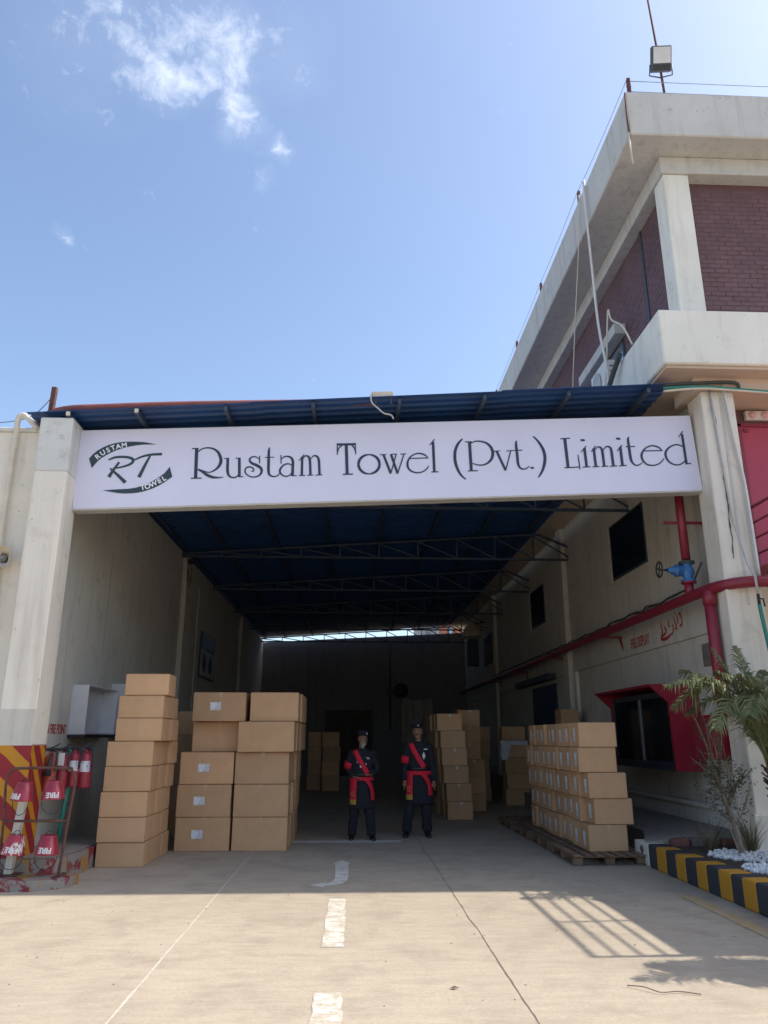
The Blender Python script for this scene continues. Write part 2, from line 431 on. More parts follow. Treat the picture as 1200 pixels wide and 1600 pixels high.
t = NT('packing_tape'); M['tape'] = t.out((0.48, 0.34, 0.21), 0.28, 0, 0.5)
def label_mat():
    t = NT('printed_label'); p = t.pos('Object', (1, 1, 1))
    a = t.noise(t.pos('Object', (60, 60, 160)), 1.0, 2, 0.5); b = t.noise(p, 9, 2, 0.5)
    f = t.math('MULTIPLY', t.ramp(a, 0.52, 0.58), t.ramp(b, 0.42, 0.5), True)
    return t.out(t.mix(f, (0.72, 0.73, 0.75), (0.16, 0.17, 0.22)), 0.5, 0, 0.4)
M['label'] = label_mat()
M['wood'] = simple('pallet_wood', (0.235, 0.15, 0.095), 0.85, 0.4, 7, 0.35, 0.0, False, (0.12, 0.085, 0.06), 0.25)
M['cloth_dark'] = simple('dark_navy_uniform_cloth', (0.011, 0.0125, 0.019), 0.9, 0.3, 9, 0.4)
M['beret'] = simple('black_felt', (0.008, 0.009, 0.012), 0.95, 0.2, 12, 0.3)
M['leather'] = simple('black_leather', (0.010, 0.010, 0.011), 0.4, 0.2, 12, 0.2)
M['sash'] = simple('red_sash_cloth', (0.62, 0.010, 0.035), 0.75, 0.15, 10, 0.3)
M['gold'] = simple('gold_fringe', (0.42, 0.26, 0.04), 0.7, 0.3, 30, 0.4)
M['skin'] = simple('skin', (0.27, 0.145, 0.09), 0.6, 0.12, 14, 0.1)
M['beard'] = simple('grey_white_beard', (0.30, 0.28, 0.255), 0.9, 0.2, 60, 0.5)
M['hair'] = simple('black_hair', (0.012, 0.011, 0.010), 0.7, 0.2, 40, 0.3)
M['white_cloth'] = simple('white_cloth', (0.62, 0.62, 0.65), 0.85, 0.1, 8, 0.3)
M['grey_cloth'] = simple('grey_dust_cloth', (0.50, 0.48, 0.45), 0.9, 0.2, 4, 0.3)
M['cabinet_white'] = simple('white_cabinet_paint', (0.66, 0.65, 0.66), 0.5, 0.1, 4, 0.05)
M['bark'] = simple('grey_brown_bark', (0.26, 0.21, 0.165), 0.95, 0.35, 14, 0.9)
M['palm_bark'] = simple('fibrous_palm_bark', (0.085, 0.055, 0.035), 0.95, 0.5, 25, 1.0)
def leaf(name, col, col2, trans=0.25):
    t = NT(name); p = t.pos('Position'); n = t.noise(p, 6, 4, 0.6)
    c = t.mix(t.ramp(n, 0.35, 0.65), col, col2)
    t.out(c, 0.42, 0, 0.4)
    tr = t.n.new('ShaderNodeBsdfTranslucent'); t.l.new(c, tr.inputs['Color'])
    mx = t.n.new('ShaderNodeMixShader'); mx.inputs[0].default_value = trans
    t.l.new(t.b.outputs[0], mx.inputs[1]); t.l.new(tr.outputs[0], mx.inputs[2])
    t.l.new(mx.outputs[0], t.n['Material Output'].inputs['Surface'])
    return t.m
M['palm_leaf'] = leaf('palm_leaflets', (0.135, 0.165, 0.065), (0.25, 0.26, 0.12))
M['olive_leaf'] = leaf('olive_leaves', (0.050, 0.070, 0.030), (0.11, 0.115, 0.06))
M['dry_grass'] = leaf('dry_grass', (0.22, 0.17, 0.09), (0.12, 0.11, 0.05))
M['stalk'] = simple('yellow_green_palm_stalk', (0.27, 0.23, 0.09), 0.5, 0.25, 8, 0.1)

# ================================================================== THE SETTING
tag(MB().add([(-400,-300,0),(400,-300,0),(400,600,0),(-400,600,0)], [(0,1,2,3)]).build('ground', M['ground']), kind='structure')

def ragged(x, y0, y1, w, seed, z, step=0.09, wander=0.012):
    rnd = random.Random(seed); L = []; Rr = []; y = y0; cx = x
    while y < y1:
        cx += rnd.uniform(-wander, wander); cx += (x-cx)*0.15
        ww = w*rnd.uniform(0.45, 1.25)
        L.append((cx-ww/2, y, z)); Rr.append((cx+ww/2, y, z)); y += step*rnd.uniform(0.6, 1.5)
    mb = MB(); n = len(L)
    mb.add(L+Rr, [(i, n+i, n+i+1, i+1) for i in range(n-1)])
    return mb
M['joint_pale'] = simple('pale_joint_filler', (0.55, 0.51, 0.43), 0.85, 0.3, 20, 0.3, 0, False)
M['joint_dark'] = simple('dark_open_joint', (0.15, 0.125, 0.095), 0.95, 0.3, 20, 0.3, 0, False)
tag(ragged(-1.45, -3, 12.6, 0.018, 1, 0.003, 0.12, 0.003).build('floor_joint', M['joint_pale']), kind='structure')
tag(ragged(1.15, -3, 18, 0.010, 2, 0.003, 0.09, 0.006).build('floor_crack', M['joint_dark']), kind='structure')
def sheet(name, poly, z, mat):
    return tag(MB().add([(x, y, z) for x, y in poly], [tuple(range(len(poly)))]).build(name, mat), kind='structure')
def ragged_rect(x0, x1, y0, y1, seed):
    rnd = random.Random(seed); j = lambda: rnd.uniform(-0.008, 0.008)
    a = [(x0+j(), y0+(y1-y0)*i/24) for i in range(25)]; b = [(x1+j(), y1-(y1-y0)*i/24) for i in range(25)]
    return a + b
sheet('lane_dash', ragged_rect(-0.215, -0.035, 6.99, 8.93, 4), 0.004, M['line_white'])
sheet('lane_dash', ragged_rect(-0.225, -0.035, 3.9, 5.82, 5), 0.004, M['line_white'])
sheet('lane_arrow', [(-0.19,11.3),(-0.23,11.3),(-0.10,11.6),(0.03,11.3),(-0.01,11.3),(-0.01,10.15),(-0.06,9.86),(-0.16,9.72),(-0.28,9.66),(-0.29,9.58),(-0.47,9.71),(-0.28,9.90),(-0.28,9.82),(-0.21,9.90),(-0.17,10.15)], 0.004, M['line_faint'])
sheet('floor_line', ragged_rect(-1.1, 0.86, 13.42, 13.72, 6), 0.004, M['line_faint'])
sheet('edge_line', [(3.60,8.95),(3.76,8.95),(3.77,6.9),(3.78,3),(3.62,3),(3.60,6.9)], 0.004, M['line_yellow'])

# ------------------------------------------------------------------ left plinth (two low painted steps)
def stripe_mat(name, a, b, expr, period, worn=0.68, under=(0.46, 0.43, 0.38)):
    """diagonal painted bands on plaster: expr=(kx,ky,kz) in world metres"""
    t = NT(name); s = t.sep(t.pos('Position'))
    v = t.math('ADD', t.math('ADD', t.math('MULTIPLY', s[0], expr[0]), t.math('MULTIPLY', s[1], expr[1])), t.math('MULTIPLY', s[2], expr[2]))
    p = t.pos('Position'); wob = t.noise(p, 9, 3, 0.5)
    v = t.math('ADD', v, t.math('MULTIPLY', wob, 0.035))
    fr = t.math('FRACT', t.math('DIVIDE', v, period)); f = t.math('GREATER_THAN', fr, 0.42)
    n = t.noise(p, 6, 9, 0.72, 0.3); chip = t.ramp(n, worn-0.02, worn+0.02)
    c = t.mix(f, b, a); c = t.mix(t.math('MULTIPLY', t.noise(p, 3, 5, 0.6), 0.35), c, k(a, 0.45))
    c = t.mix(t.math('MULTIPLY', chip, 1.0, True), c, under)
    t.bump(n, 0.3, 0.01)
    return t.out(c, 0.62, 0, 0.35)
RED_P, YEL_P = (0.30, 0.022, 0.030), (0.58, 0.27, 0.018)
M['stripe_front'] = stripe_mat('red_yellow_diagonal_paint', RED_P, YEL_P, (0.85, 0, 1.0), 0.44)
M['stripe_side'] = stripe_mat('red_yellow_diagonal_paint_side', RED_P, YEL_P, (0, 1.3, 1.0), 0.44)
M['stripe_step'] = stripe_mat('red_yellow_step_paint', (0.24,0.03,0.04), (0.46,0.24,0.05), (1.0, 0.9, 0.15), 0.62, 0.47, (0.27, 0.24, 0.21))
mb = MB(); prof = []
rnd = random.Random(3)
out = [(-9, 9.55), (-4.4, 9.50), (-3.62, 9.52), (-3.42, 9.60), (-3.30, 9.80), (-3.32, 10.6), (-3.38, 11.2), (-3.45, 11.2), (-3.45, 10.56)]
low = [(-9, 9.44), (-3.55, 9.46), (-3.36, 9.54), (-3.22, 9.74), (-3.2, 9.95), (-3.42, 10.06), (-4.0, 10.14), (-9, 10.14)]
lowo = tag(MB().prism([(x, y, 0.0) for x, y in low], (0,0,0.11)).build('painted_step', M['stripe_step']), kind='structure')
up = [(-4.6, 9.98), (-3.62, 9.98), (-3.50, 10.10), (-3.42, 10.6), (-3.40, 11.6), (-3.46, 12.3), (-4.4, 12.5)]
tag(MB().prism([(x, y, 0.0) for x, y in up], (0,0,0.26)).build('painted_step', M['stripe_step']), kind='structure')
tag(MB().prism([(x, y, 0.264) for x, y in [(-4.5,10.04),(-3.66,10.04),(-3.56,10.14),(-3.48,10.6),(-3.46,11.55),(-3.52,12.24),(-4.3,12.4)]], (0,0,0.004)).build('step_top', M['walk']), kind='structure')

# ------------------------------------------------------------------ right walkway, kerb and planting bed
mb = MB()
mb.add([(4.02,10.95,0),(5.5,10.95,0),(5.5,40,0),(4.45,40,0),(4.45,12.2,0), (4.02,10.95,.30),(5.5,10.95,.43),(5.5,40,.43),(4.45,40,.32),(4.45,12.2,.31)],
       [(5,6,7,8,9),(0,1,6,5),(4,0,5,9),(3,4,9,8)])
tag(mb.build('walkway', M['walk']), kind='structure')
tag(MB().box(4.24, 9.0, 2.0, 10.95, 0, 0.262).build('planting_bed', M['soil']), kind='structure')
kerb = tag(empty('kerb', (4.0, 8.0, 0)), kind='structure')
ys = [10.83, 10.56, 10.25, 9.95, 9.67, 9.37, 9.11, 8.82, 8.54, 8.30, 8.03]
while ys[-1] > 3: ys.append(ys[-1]-0.28)
def kerb_block(y0, y1, mat, seed):
    rr = random.Random(seed); mbk = MB().box(0, 0.26, y0-8.0, y1-8.0, 0, 0.287+rr.uniform(-.004,.004), 0.016)
    o = mbk.build('kerb_block', mat, kerb); return o
for i in range(len(ys)-1):
    kerb_block(ys[i+1]+0.0015, ys[i]-0.0015, M['black_paint'] if i % 2 == 0 else M['yellow'], i)
kb = kerb_block(10.835, 11.35, M['white_paint'], 99)
tag(kb, 'white end block of the striped kerb with a small black mark')
mk = MB()
for z, w in ((0.235, 0.05), (0.215, 0.11), (0.195, 0.13), (0.175, 0.10), (0.155, 0.07), (0.135, 0.035)):
    mk.box(-0.006, -0.001, 3.06-w/2-8+8.0, 3.06+w/2-8+8.0, z-0.007, z+0.007)
mk.build('stencil_mark', M['ink_black'], kb)
# rubble edging between bed and walkway
rnd = random.Random(12)
x = 4.32; i = 0
edge = thing('rubble_edging', 'row of broken bricks and stones edging the soil bed below the red cabinet', 'edging', (4.7, 10.85, 0.26))
while x < 5.3:
    w = rnd.uniform(0.16, 0.34)
    mb = MB().obox((0,0,0), (w/2, rnd.uniform(.06,.09), rnd.uniform(.045,.065)), Matrix.Rotation(rnd.uniform(-.2,.2), 3, 'Z') @ Matrix.Rotation(rnd.uniform(-.12,.12), 3, 'Y'), 0.02)
    o = mb.build('stone', M['brick_red'] if i in (0, 3) else M['stone'], edge)
    o.location = (x+w/2-4.7, rnd.uniform(-.03,.03), 0.035); x += w+0.015; i += 1
# white pebbles round the plants
def pebbles(cx, cy, r0, r1, n, seed, name, label):
    rr = random.Random(seed); mb = MB()
    for _ in range(n):
        a = rr.uniform(0, 2*math.pi); r = math.sqrt(rr.uniform(r0*r0, r1*r1)); s = rr.uniform(.018, .032)
        c = Vector((cx+r*math.cos(a), cy+r*math.sin(a)*0.9, 0.262+s*rr.uniform(.25,.9)))
        if c.x < 4.30: continue
        q = Quaternion((rr.random(), rr.random(), rr.random(), rr.random())).normalized()
        sx, sy, sz = s*rr.uniform(.8,1.3), s*rr.uniform(.8,1.2), s*rr.uniform(.6,.9)
        vs = []; fs = []
        for iz, (zz, rad) in enumerate(((-.95,.3),(-.55,.85),(0.1,1.0),(.65,.75),(.97,.25))):
            for kk in range(7):
                an = 2*math.pi*kk/7; vs.append(c + q @ Vector((sx*rad*math.cos(an)*rr.uniform(.93,1.07), sy*rad*math.sin(an)*rr.uniform(.93,1.07), sz*zz)))
        for iz in range(4):
            for kk in range(7): fs.append((iz*7+kk, iz*7+(kk+1)%7, iz*7+7+(kk+1)%7, iz*7+7+kk))
        fs += [tuple(range(7))[::-1], tuple(28+kk for kk in range(7))]
        mb.add(vs, fs, True)
    o = mb.build(name, M['pebble']); tag(o, label, 'pebbles', kind='stuff')
pebbles(4.85, 9.84, 0.07, 0.46, 330, 1, 'white_pebbles', 'white pebbles ringed round the thin leafy shrub behind the kerb')
pebbles(4.78, 8.82, 0.10, 0.46, 260, 2, 'white_pebbles', 'white pebbles behind the kerb at the right edge nearest the camera')

# ------------------------------------------------------------------ left: boundary wall, gate column, hall side wall
bw = thing('boundary_wall', 'cream plastered outer wall left of the gate column with a loudspeaker', 'wall', (-8, 10.6, 0))
MB().box(-6, 3.56, -0.15, 0.15, 0, 5.93, 0.01).build('wall', M['plaster'], bw)
MB().box(-6, 3.50, -0.19, 0.19, 5.93, 5.99, 0.012).build('coping', M['plaster_new'], bw)
M['plaster_dull'] = plaster('dull_plaster', (0.60, 0.57, 0.50), 0.7, 0.5)
gc = thing('gate_column', 'cream square column with red and yellow diagonal stripes at its foot', 'column', (-4.205, 10.285, 0))
MB().box(-.225, .225, -.235, .235, 1.56, 5.20, 0.012).build('shaft', M['plaster'], gc)
MB().box(-.228, .228, -.238, .238, 5.20, 6.00, 0.012).build('patched_top', M['plaster_new'], gc)
# lower painted zone: front and side faces carry their own painted bands
mb = MB().box(-.229, .229, -.239, .239, 0.1, 1.56, 0.0)
o = mb.build('striped_base', M['stripe_front'], gc); o.data.materials.append(M['stripe_side'])
for p in o.data.polygons:
    if abs(p.normal.x) > 0.7: p.material_index = 1
tag(o, 'foot of the column painted with red and yellow diagonal bands')
MB().box(-.226, .225, -.2375, -.2355, 1.56, 2.0).build('render_patch', M['plaster_dull'], gc)

hw = thing('hall_side_wall', 'tall grey plastered wall along the left side of the loading hall', 'wall', (-4.35, 23.5, 0))
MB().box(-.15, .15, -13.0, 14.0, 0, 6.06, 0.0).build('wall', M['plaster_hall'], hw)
for yy in (18.7, 28.6):
    MB().box(.15, .27, yy-.2-23.5, yy+.2-23.5, 0, 6.0, 0.01).build('pilaster', M['plaster_hall'], hw)
MB().box(.15, .18, 20.6-23.5, 20.7-23.5, 0, 5.6, 0.005).build('conduit', M['grey_plastic'], hw)
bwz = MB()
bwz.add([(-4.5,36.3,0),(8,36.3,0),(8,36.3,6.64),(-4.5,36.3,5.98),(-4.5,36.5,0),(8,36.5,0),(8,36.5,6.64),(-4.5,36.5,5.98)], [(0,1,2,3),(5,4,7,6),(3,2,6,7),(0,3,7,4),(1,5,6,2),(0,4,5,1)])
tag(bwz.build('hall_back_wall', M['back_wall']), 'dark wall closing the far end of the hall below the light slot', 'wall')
# a brick house glimpsed through the slot
bh = thing('brick_house', 'red brick house glimpsed through the slot at the far end of the roof', 'house', (9.2, 62, 0))
MB().box(-2.2, 1.2, -2, 3, 0, 13).build('wall', simple('distant_brick', (0.42, 0.16, 0.10), 0.9, 0.2, 3, 0.1, 0, False), bh)
MB().box(-3.9, -2.25, -2, 3, 0, 13).build('wall', simple('distant_grey_wall', (0.35, 0.34, 0.33), 0.9, 0.2, 3, 0.1, 0, False), bh)
for xx in (-3.5, -2.8, -1.4, -0.2):
    wo = MB().box(xx-.22, xx+.22, -2.03, -1.99, 9.3, 10.8).build('window', M['frame_dark'], bh)
    MB().box(xx-.17, xx+.17, -2.05, -2.035, 9.4, 10.7).build('pane', M['glass_sky'], wo)

# ------------------------------------------------------------------ blue shed roof
def rz(x, y): return 6.07 + 0.066*(x+4.2) + 0.0045*(y-10)
roof = thing('shed_roof', 'blue corrugated sheet roof over the loading hall sloping down to the left', 'roof', (0, 10, 6))
def roof_sheet(x0, x1, y0, y1, dz):
    prof = []; p = 0.2; y = y0
    while y < y1-0.01:
        for d, h in ((0, 0), (.07, 0), (.10, .032), (.15, .032), (.18, 0)): prof.append((y+d, h))
        y += p
    prof.append((y1+.04, 0))
    vs = []
    for th in (0.0, 0.006):
        for xx in (x0, x1):
            vs += [(xx, yy-10, rz(xx, yy)+h+dz+th-6) for yy, h in prof]
    n = len(prof)
    fs = [(i, i+1, n+i+1, n+i) for i in range(n-1)] + [(2*n+i, 3*n+i, 3*n+i+1, 2*n+i+1) for i in range(n-1)]
    fs += [(0, n, 3*n, 2*n), (n-1, 3*n-1, 4*n-1, 2*n-1)]
    fs += [(i, 2*n+i, 2*n+i+1, i+1) for i in range(n-1)] + [(n+i, n+i+1, 3*n+i+1, 3*n+i) for i in range(n-1)]
    MB().add(vs, fs).build('roof_sheet', M['blue_sheet'], roof, False)
rnd = random.Random(5)
y = 10.0
while y < 35.9:
    y1 = min(y+1.0, 36.0)
    e = rnd.uniform(-.03, .03) if y < 10.5 else 0
    for j, (xa, xb) in enumerate(((-4.62, -1.35), (-1.5, 2.3), (2.15, 4.68))):
        roof_sheet(xa, xb, y + (-0.02*j if y < 10.5 else 0), y1, 0.006*j + rnd.uniform(0, .003))
    y = y1
for i, xx in enumerate((-4.05, -3.1, -1.85, -0.6, 0.65, 1.9, 3.15, 4.35)):
    z0 = rz(xx, 10.02)-.042; z1 = rz(xx, 36)-.042
    o = MB().bar((xx, 0.03, z0-6), (xx, 26, z1-6), .05, .075).build('purlin', M['blue_steel'], roof)
    if i < 2: MB().box(xx-.026, xx+.026, 0.006, 0.03, z0-6-.02, z0-6+.037).build('purlin_end', M['cream_pvc'], o)
ORD = ['first', 'second', 'third', 'fourth', 'fifth', 'sixth', 'seventh', 'eighth', 'ninth', 'tenth', 'eleventh', 'twelfth', 'thirteenth']
for ti, yy in enumerate((14.0, 18.3, 22.6, 26.9, 31.2, 35.4)):
    tr = thing('roof_truss', '%s lattice roof truss behind the sign, counted from the front' % ORD[ti], 'truss', (0, yy, 5.93), 0, 'steel trusses under the shed roof')
    ztop = lambda x: rz(min(x, 4.68), yy)-.115-5.93
    MB().bar((-4.2,0,0), (5.45,0,0), .06, .05).build('bottom_chord', M['blue_steel'], tr)
    MB().bar((-4.2,0,ztop(-4.2)), (4.68,0,ztop(4.68)), .06, .05).build('top_chord', M['blue_steel'], tr)
    MB().bar((4.68,0,ztop(4.68)), (5.45,0,0.32), .05, .05).build('strut', M['blue_steel'], tr)
    n = 10
    for i in range(n):
        xa = -4.2 + i*0.97; xb = xa+0.97
        MB().bar((xb,0,0.02), (xb,0,max(.05, ztop(xb)-.02)), .035, .035, (0,1,0)).build('strut', M['blue_steel'], tr)
        if i < n: MB().bar((xa,0,ztop(xa)-.02), (xb,0,.02), .032, .032).build('brace', M['blue_steel'], tr)

# ------------------------------------------------------------------ sign
SA = math.atan2(0.41, 9.15); SO = Vector((-3.98, 10.4, 4.73)); SL, SH = 9.155, 1.225
sg = thing('sign_board', 'long white company sign with dark lettering across the hall entrance', 'sign', SO)
sg.rotation_euler = (0, -SA, 0)
fr = MB().box(0, SL, 0.0, 0.20, 0, SH, 0.008).build('sign_box', M['sign_frame'], sg)
MB().box(0.012, SL-0.012, -0.008, -0.001, 0.022, SH-0.012).build('sign_face', M['sign'], sg)
def ribbon(mb, pts, y=-0.0095, th=0.004):
    P = [Vector((p[0]/1000, p[1]/1000, p[2]/1000)) for p in pts]
    if len(P) > 2: P = catmull(P, 5)
    L = []; Rr = []
    closed = (Vector(P[0][:2])-Vector(P[-1][:2])).length < 0.004
    for i, p in enumerate(P):
        a = P[i-1] if i else (P[-2] if closed else P[0]); b = P[i+1] if i < len(P)-1 else (P[1] if closed else P[-1])
        t = Vector((b.x-a.x, b.y-a.y))
        if t.length < 1e-9: t = Vector((1,0))
        t.normalize(); nrm = Vector((-t.y, t.x)); w = max(p.z, 0.007)*0.59
        L.append((p.x+nrm.x*w, p.y+nrm.y*w)); Rr.append((p.x-nrm.x*w, p.y-nrm.y*w))
    n = len(P); vs = []
    for yy in (y-th, y): vs += [(a, yy, b) for a, b in L] + [(a, yy, b) for a, b in Rr]
    fs = [(i, n+i, n+i+1, i+1) for i in range(n-1)]
    fs += [(2*n+i, 2*n+i+1, 3*n+i+1, 3*n+i) for i in range(n-1)]
    fs += [(i, i+1, 2*n+i+1, 2*n+i) for i in range(n-1)] + [(n+i, 3*n+i, 3*n+i+1, n+i+1) for i in range(n-1)]
    fs += [(0, 2*n, 3*n, n), (n-1, 2*n-1, 4*n-1, 3*n-1)]
    mb.add(vs, fs)
LETTERS={'R':[[(1727,884,41),(1722,430,40)],[(1659,886,15),(1755,885,15)],[(1657,428,15),(1808,426,15)],[(1749,834,15),(1807,878,15),(1880,892,17),(1964,876,22),(2039,816,31),(2078,715,37),(2070,636,37),(2025,568,26),(1952,521,16),(1898,513,13),(1833,535,13),(1759,566,11)],[(1750,561,16),(1815,525,26),(1889,470,35),(1963,437,31),(2037,427,20),(2115,432,7)]],'u':[[(2127,719,11),(2197,721,11)],[(2179,722,31),(2177,623,33),(2178,524,33),(2197,455,26),(2247,422,18),(2302,428,17),(2344,470,13)],[(2345,721,33),(2348,431,33)],[(2290,719,11),(2364,717,11)],[(2339,431,11),(2403,431,11)]],'s':[[(2638,745,13),(2638,629,13)],[(2634,689,9),(2595,726,13),(2549,735,17),(2504,713,20),(2495,673,24),(2531,632,30),(2595,601,35),(2651,560,35),(2669,510,30),(2646,455,22),(2587,424,17),(2513,426,15),(2449,467,15),(2428,517,17),(2448,566,18),(2503,578,18),(2549,549,17),(2553,517,17)],[(2537,519,20),(2537,510,33),(2537,501,20)]],'t':[[(2786,876,6),(2773,825,28),(2769,685,33),(2767,507,33),(2786,443,24),(2845,418,17),(2900,434,15),(2924,467,9)],[(2716,718,11),(2849,719,11)]],'a':[[(2948,750,13),(2949,616,13)],[(2951,680,9),(2994,720,15),(3050,725,19),(3102,695,28),(3120,639,33),(3117,536,33),(3112,422,33)],[(3103,422,11),(3171,424,11)],[(3105,586,11),(3049,611,15),(2984,589,19),(2937,531,24),(2933,482,24),(2965,438,18),(3020,417,15),(3075,435,15),(3103,477,11)]],'m':[[(3208,656,9),(3287,744,15)],[(3257,715,30),(3247,430,30)],[(3205,423,11),(3297,424,11)],[(3258,671,9),(3302,724,15),(3348,712,26),(3366,658,30),(3371,548,30),(3371,426,30)],[(3325,423,11),(3412,425,11)],[(3377,671,9),(3423,722,15),(3471,713,24),(3496,660,30),(3502,544,30),(3503,426,30)],[(3445,422,11),(3544,425,11)]],'T':[[(3774,891,30),(4047,888,30)],[(3774,913,13),(3769,730,13)],[(4036,910,13),(4041,728,13)],[(3776,766,9),(3797,836,15),(3839,869,15)],[(4037,765,9),(4022,830,15),(3990,867,15)],[(3905,883,38),(3905,430,37)],[(3845,423,15),(3988,423,15)]],'o':[[(4383,564,30),(4376,526,33),(4359,490,33),(4333,460,32),(4300,438,28),(4263,424,22),(4223,420,15),(4184,426,22),(4147,442,28),(4117,467,32),(4093,498,33),(4079,535,33),(4075,573,30),(4082,612,33),(4099,648,33),(4124,678,32),(4157,701,28),(4195,715,22),(4235,719,15),(4275,713,22),(4311,696,28),(4342,672,32),(4365,640,34),(4379,603,33),(4383,564,30)]],'w':[[(4395,714,11),(4493,715,11)],[(4447,713,30),(4541,415,30)],[(4541,415,15),(4634,711,15)],[(4549,714,11),(4644,717,11)],[(4559,710,30),(4640,412,30)],[(4640,412,15),(4750,712,15)],[(4697,714,11),(4780,715,11)]],'e':[[(4810,642,13),(5107,642,13)],[(5103,642,9),(5050,694,21),(4956,718,17),(4860,681,17),(4809,616,23),(4792,546,28),(4811,476,24),(4874,428,19),(4948,416,17),(5025,436,15),(5074,474,15),(5105,521,9)]],'l':[[(5135,843,10),(5217,934,15)],[(5191,892,34),(5181,425,34)],[(5137,421,13),(5241,422,13)]],'bracket_open':[[(5634,931,17),(5565,857,31),(5516,757,36),(5499,646,38),(5507,526,36),(5542,415,30),(5584,344,23),(5637,293,13)]],'P':[[(5667,881,13),(5774,878,13)],[(5735,873,38),(5727,429,38)],[(5675,421,13),(5823,422,13)],[(5757,854,11),(5816,883,15),(5893,883,19),(5987,852,25),(6048,783,33),(6069,691,36),(6042,600,32),(5979,536,23),(5901,508,17),(5825,512,15),(5755,538,11)]],'v':[[(6081,721,11),(6181,722,11)],[(6129,717,31),(6235,414,30)],[(6235,414,15),(6340,720,15)],[(6273,719,11),(6378,723,11)]],'t2':[[(6350,723,11),(6513,725,12)],[(6447,880,6),(6429,833,29),(6430,660,34),(6430,519,32),(6452,452,25),(6503,426,17),(6558,441,15),(6596,474,8)]],'dot':[[(6634,456,32),(6633,442,53),(6631,428,32)]],'bracket_close':[[(6699,943,14),(6768,855,27),(6823,740,37),(6842,628,38),(6828,517,38),(6788,408,32),(6741,329,23),(6709,290,13)]],'L':[[(7107,890,14),(7253,895,14)],[(7173,889,39),(7171,433,38)],[(7116,428,15),(7348,435,15)],[(7342,630,8),(7344,533,15),(7347,395,10)]],'i':[[(7444,875,37),(7442,859,62),(7440,842,37)],[(7395,667,10),(7481,763,15)],[(7452,733,35),(7450,438,35)],[(7391,430,13),(7506,435,13)]],'m2':[[(7547,669,10),(7626,759,16)],[(7592,725,33),(7589,438,33)],[(7540,430,13),(7641,435,13)],[(7604,692,10),(7657,744,16),(7703,726,27),(7716,674,33),(7717,562,33),(7715,441,33)],[(7675,432,13),(7776,435,13)],[(7732,688,10),(7784,744,16),(7835,734,25),(7854,685,33),(7854,558,33),(7854,441,33)],[(7801,432,13),(7908,435,13)]],'i2':[[(7988,883,37),(7985,866,62),(7983,850,37)],[(7939,668,10),(8026,762,16)],[(7997,734,35),(7992,441,35)],[(7940,434,14),(8053,439,14)]],'t3':[[(8081,734,14),(8222,736,14)],[(8152,895,6),(8132,848,29),(8130,693,35),(8131,550,33),(8150,475,25),(8198,435,17),(8259,449,15),(8303,484,8)]],'e2':[[(8328,661,14),(8631,659,14)],[(8627,659,10),(8580,711,21),(8487,741,18),(8384,707,19),(8321,637,25),(8300,576,29),(8315,504,25),(8365,446,21),(8450,427,17),(8540,447,16),(8606,496,16),(8638,536,10)]],'d':[[(8980,690,12),(8909,737,18),(8831,744,18),(8736,701,23),(8675,627,29),(8673,545,29),(8710,473,23),(8782,430,19),(8859,428,17),(8923,462,16),(8956,496,12)],[(8910,868,10),(8990,959,16)],[(8971,914,33),(8964,445,33)],[(8948,435,14),(9033,441,14)]],'logoR':[[(471,744,18),(572,783,28),(727,781,31),(819,742,36),(796,679,31),(683,635,23),(543,611,18)],[(627,706,26),(556,597,31),(491,483,44)],[(504,612,21),(612,512,33),(729,393,44)]],'logoT':[[(845,736,18),(959,786,26),(1087,810,29),(1230,812,34)],[(1062,791,23),(991,640,34),(917,467,44)]]}
SWOOSH=([[194,774],[246,840],[307,894],[382,940],[457,975],[534,998],[611,1013],[701,1019],[792,1019],[884,1014],[975,1005],[1146,967],[951,969],[860,960],[770,946],[680,926],[591,897],[515,866],[440,823],[371,778],[317,729],[242,628]],[[421,282],[573,291],[777,296],[878,309],[979,336],[1070,377],[1155,427],[1225,475],[1280,520],[1349,612],[1390,461],[1285,382],[1210,335],[1135,298],[1059,271],[983,248],[895,232],[806,227],[717,227],[627,238]])
ARC1=[('R', 316, 796), ('U', 387, 853), ('S', 460, 893), ('T', 528, 925), ('A', 601, 948), ('M', 686, 962)]
ARC2=[('T', 978, 306), ('O', 1047, 320), ('W', 1130, 356), ('E', 1210, 400), ('L', 1275, 434)]
for key, strokes in LETTERS.items():
    mb = MB()
    for si, st in enumerate(strokes): ribbon(mb, st, -0.0095-0.0004*si)
    nm = 'logo_letter' if key.startswith('logo') else 'bracket' if 'bracket' in key else 'full_stop' if key == 'dot' else 'letter'
    mb.build(nm, M['ink_green'] if nm == 'logo_letter' else M['ink'], sg)
for sw in SWOOSH:
    MB().prism([(a/1000, -0.0135, b/1000) for a, b in sw], (0, 0.004, 0)).build('logo_swoosh', M['ink_green'], sg)
def arc_text(arc, size):
    for i, (ch, a, b) in enumerate(arc):
        p0 = arc[max(i-1,0)]; p1 = arc[min(i+1,len(arc)-1)]
        ang = math.atan2(p1[2]-p0[2], p1[1]-p0[1])
        me = text_mesh(ch, size, 0.003, 0.003)
        me.materials.clear(); me.materials.append(M['ink_white'])
        o = link('logo_small_letter', me, sg); o.location = (a/1000, -0.0155, b/1000); o.rotation_euler = (math.pi/2, -ang, 0)
arc_text(ARC1, 0.104); arc_text(ARC2, 0.104)

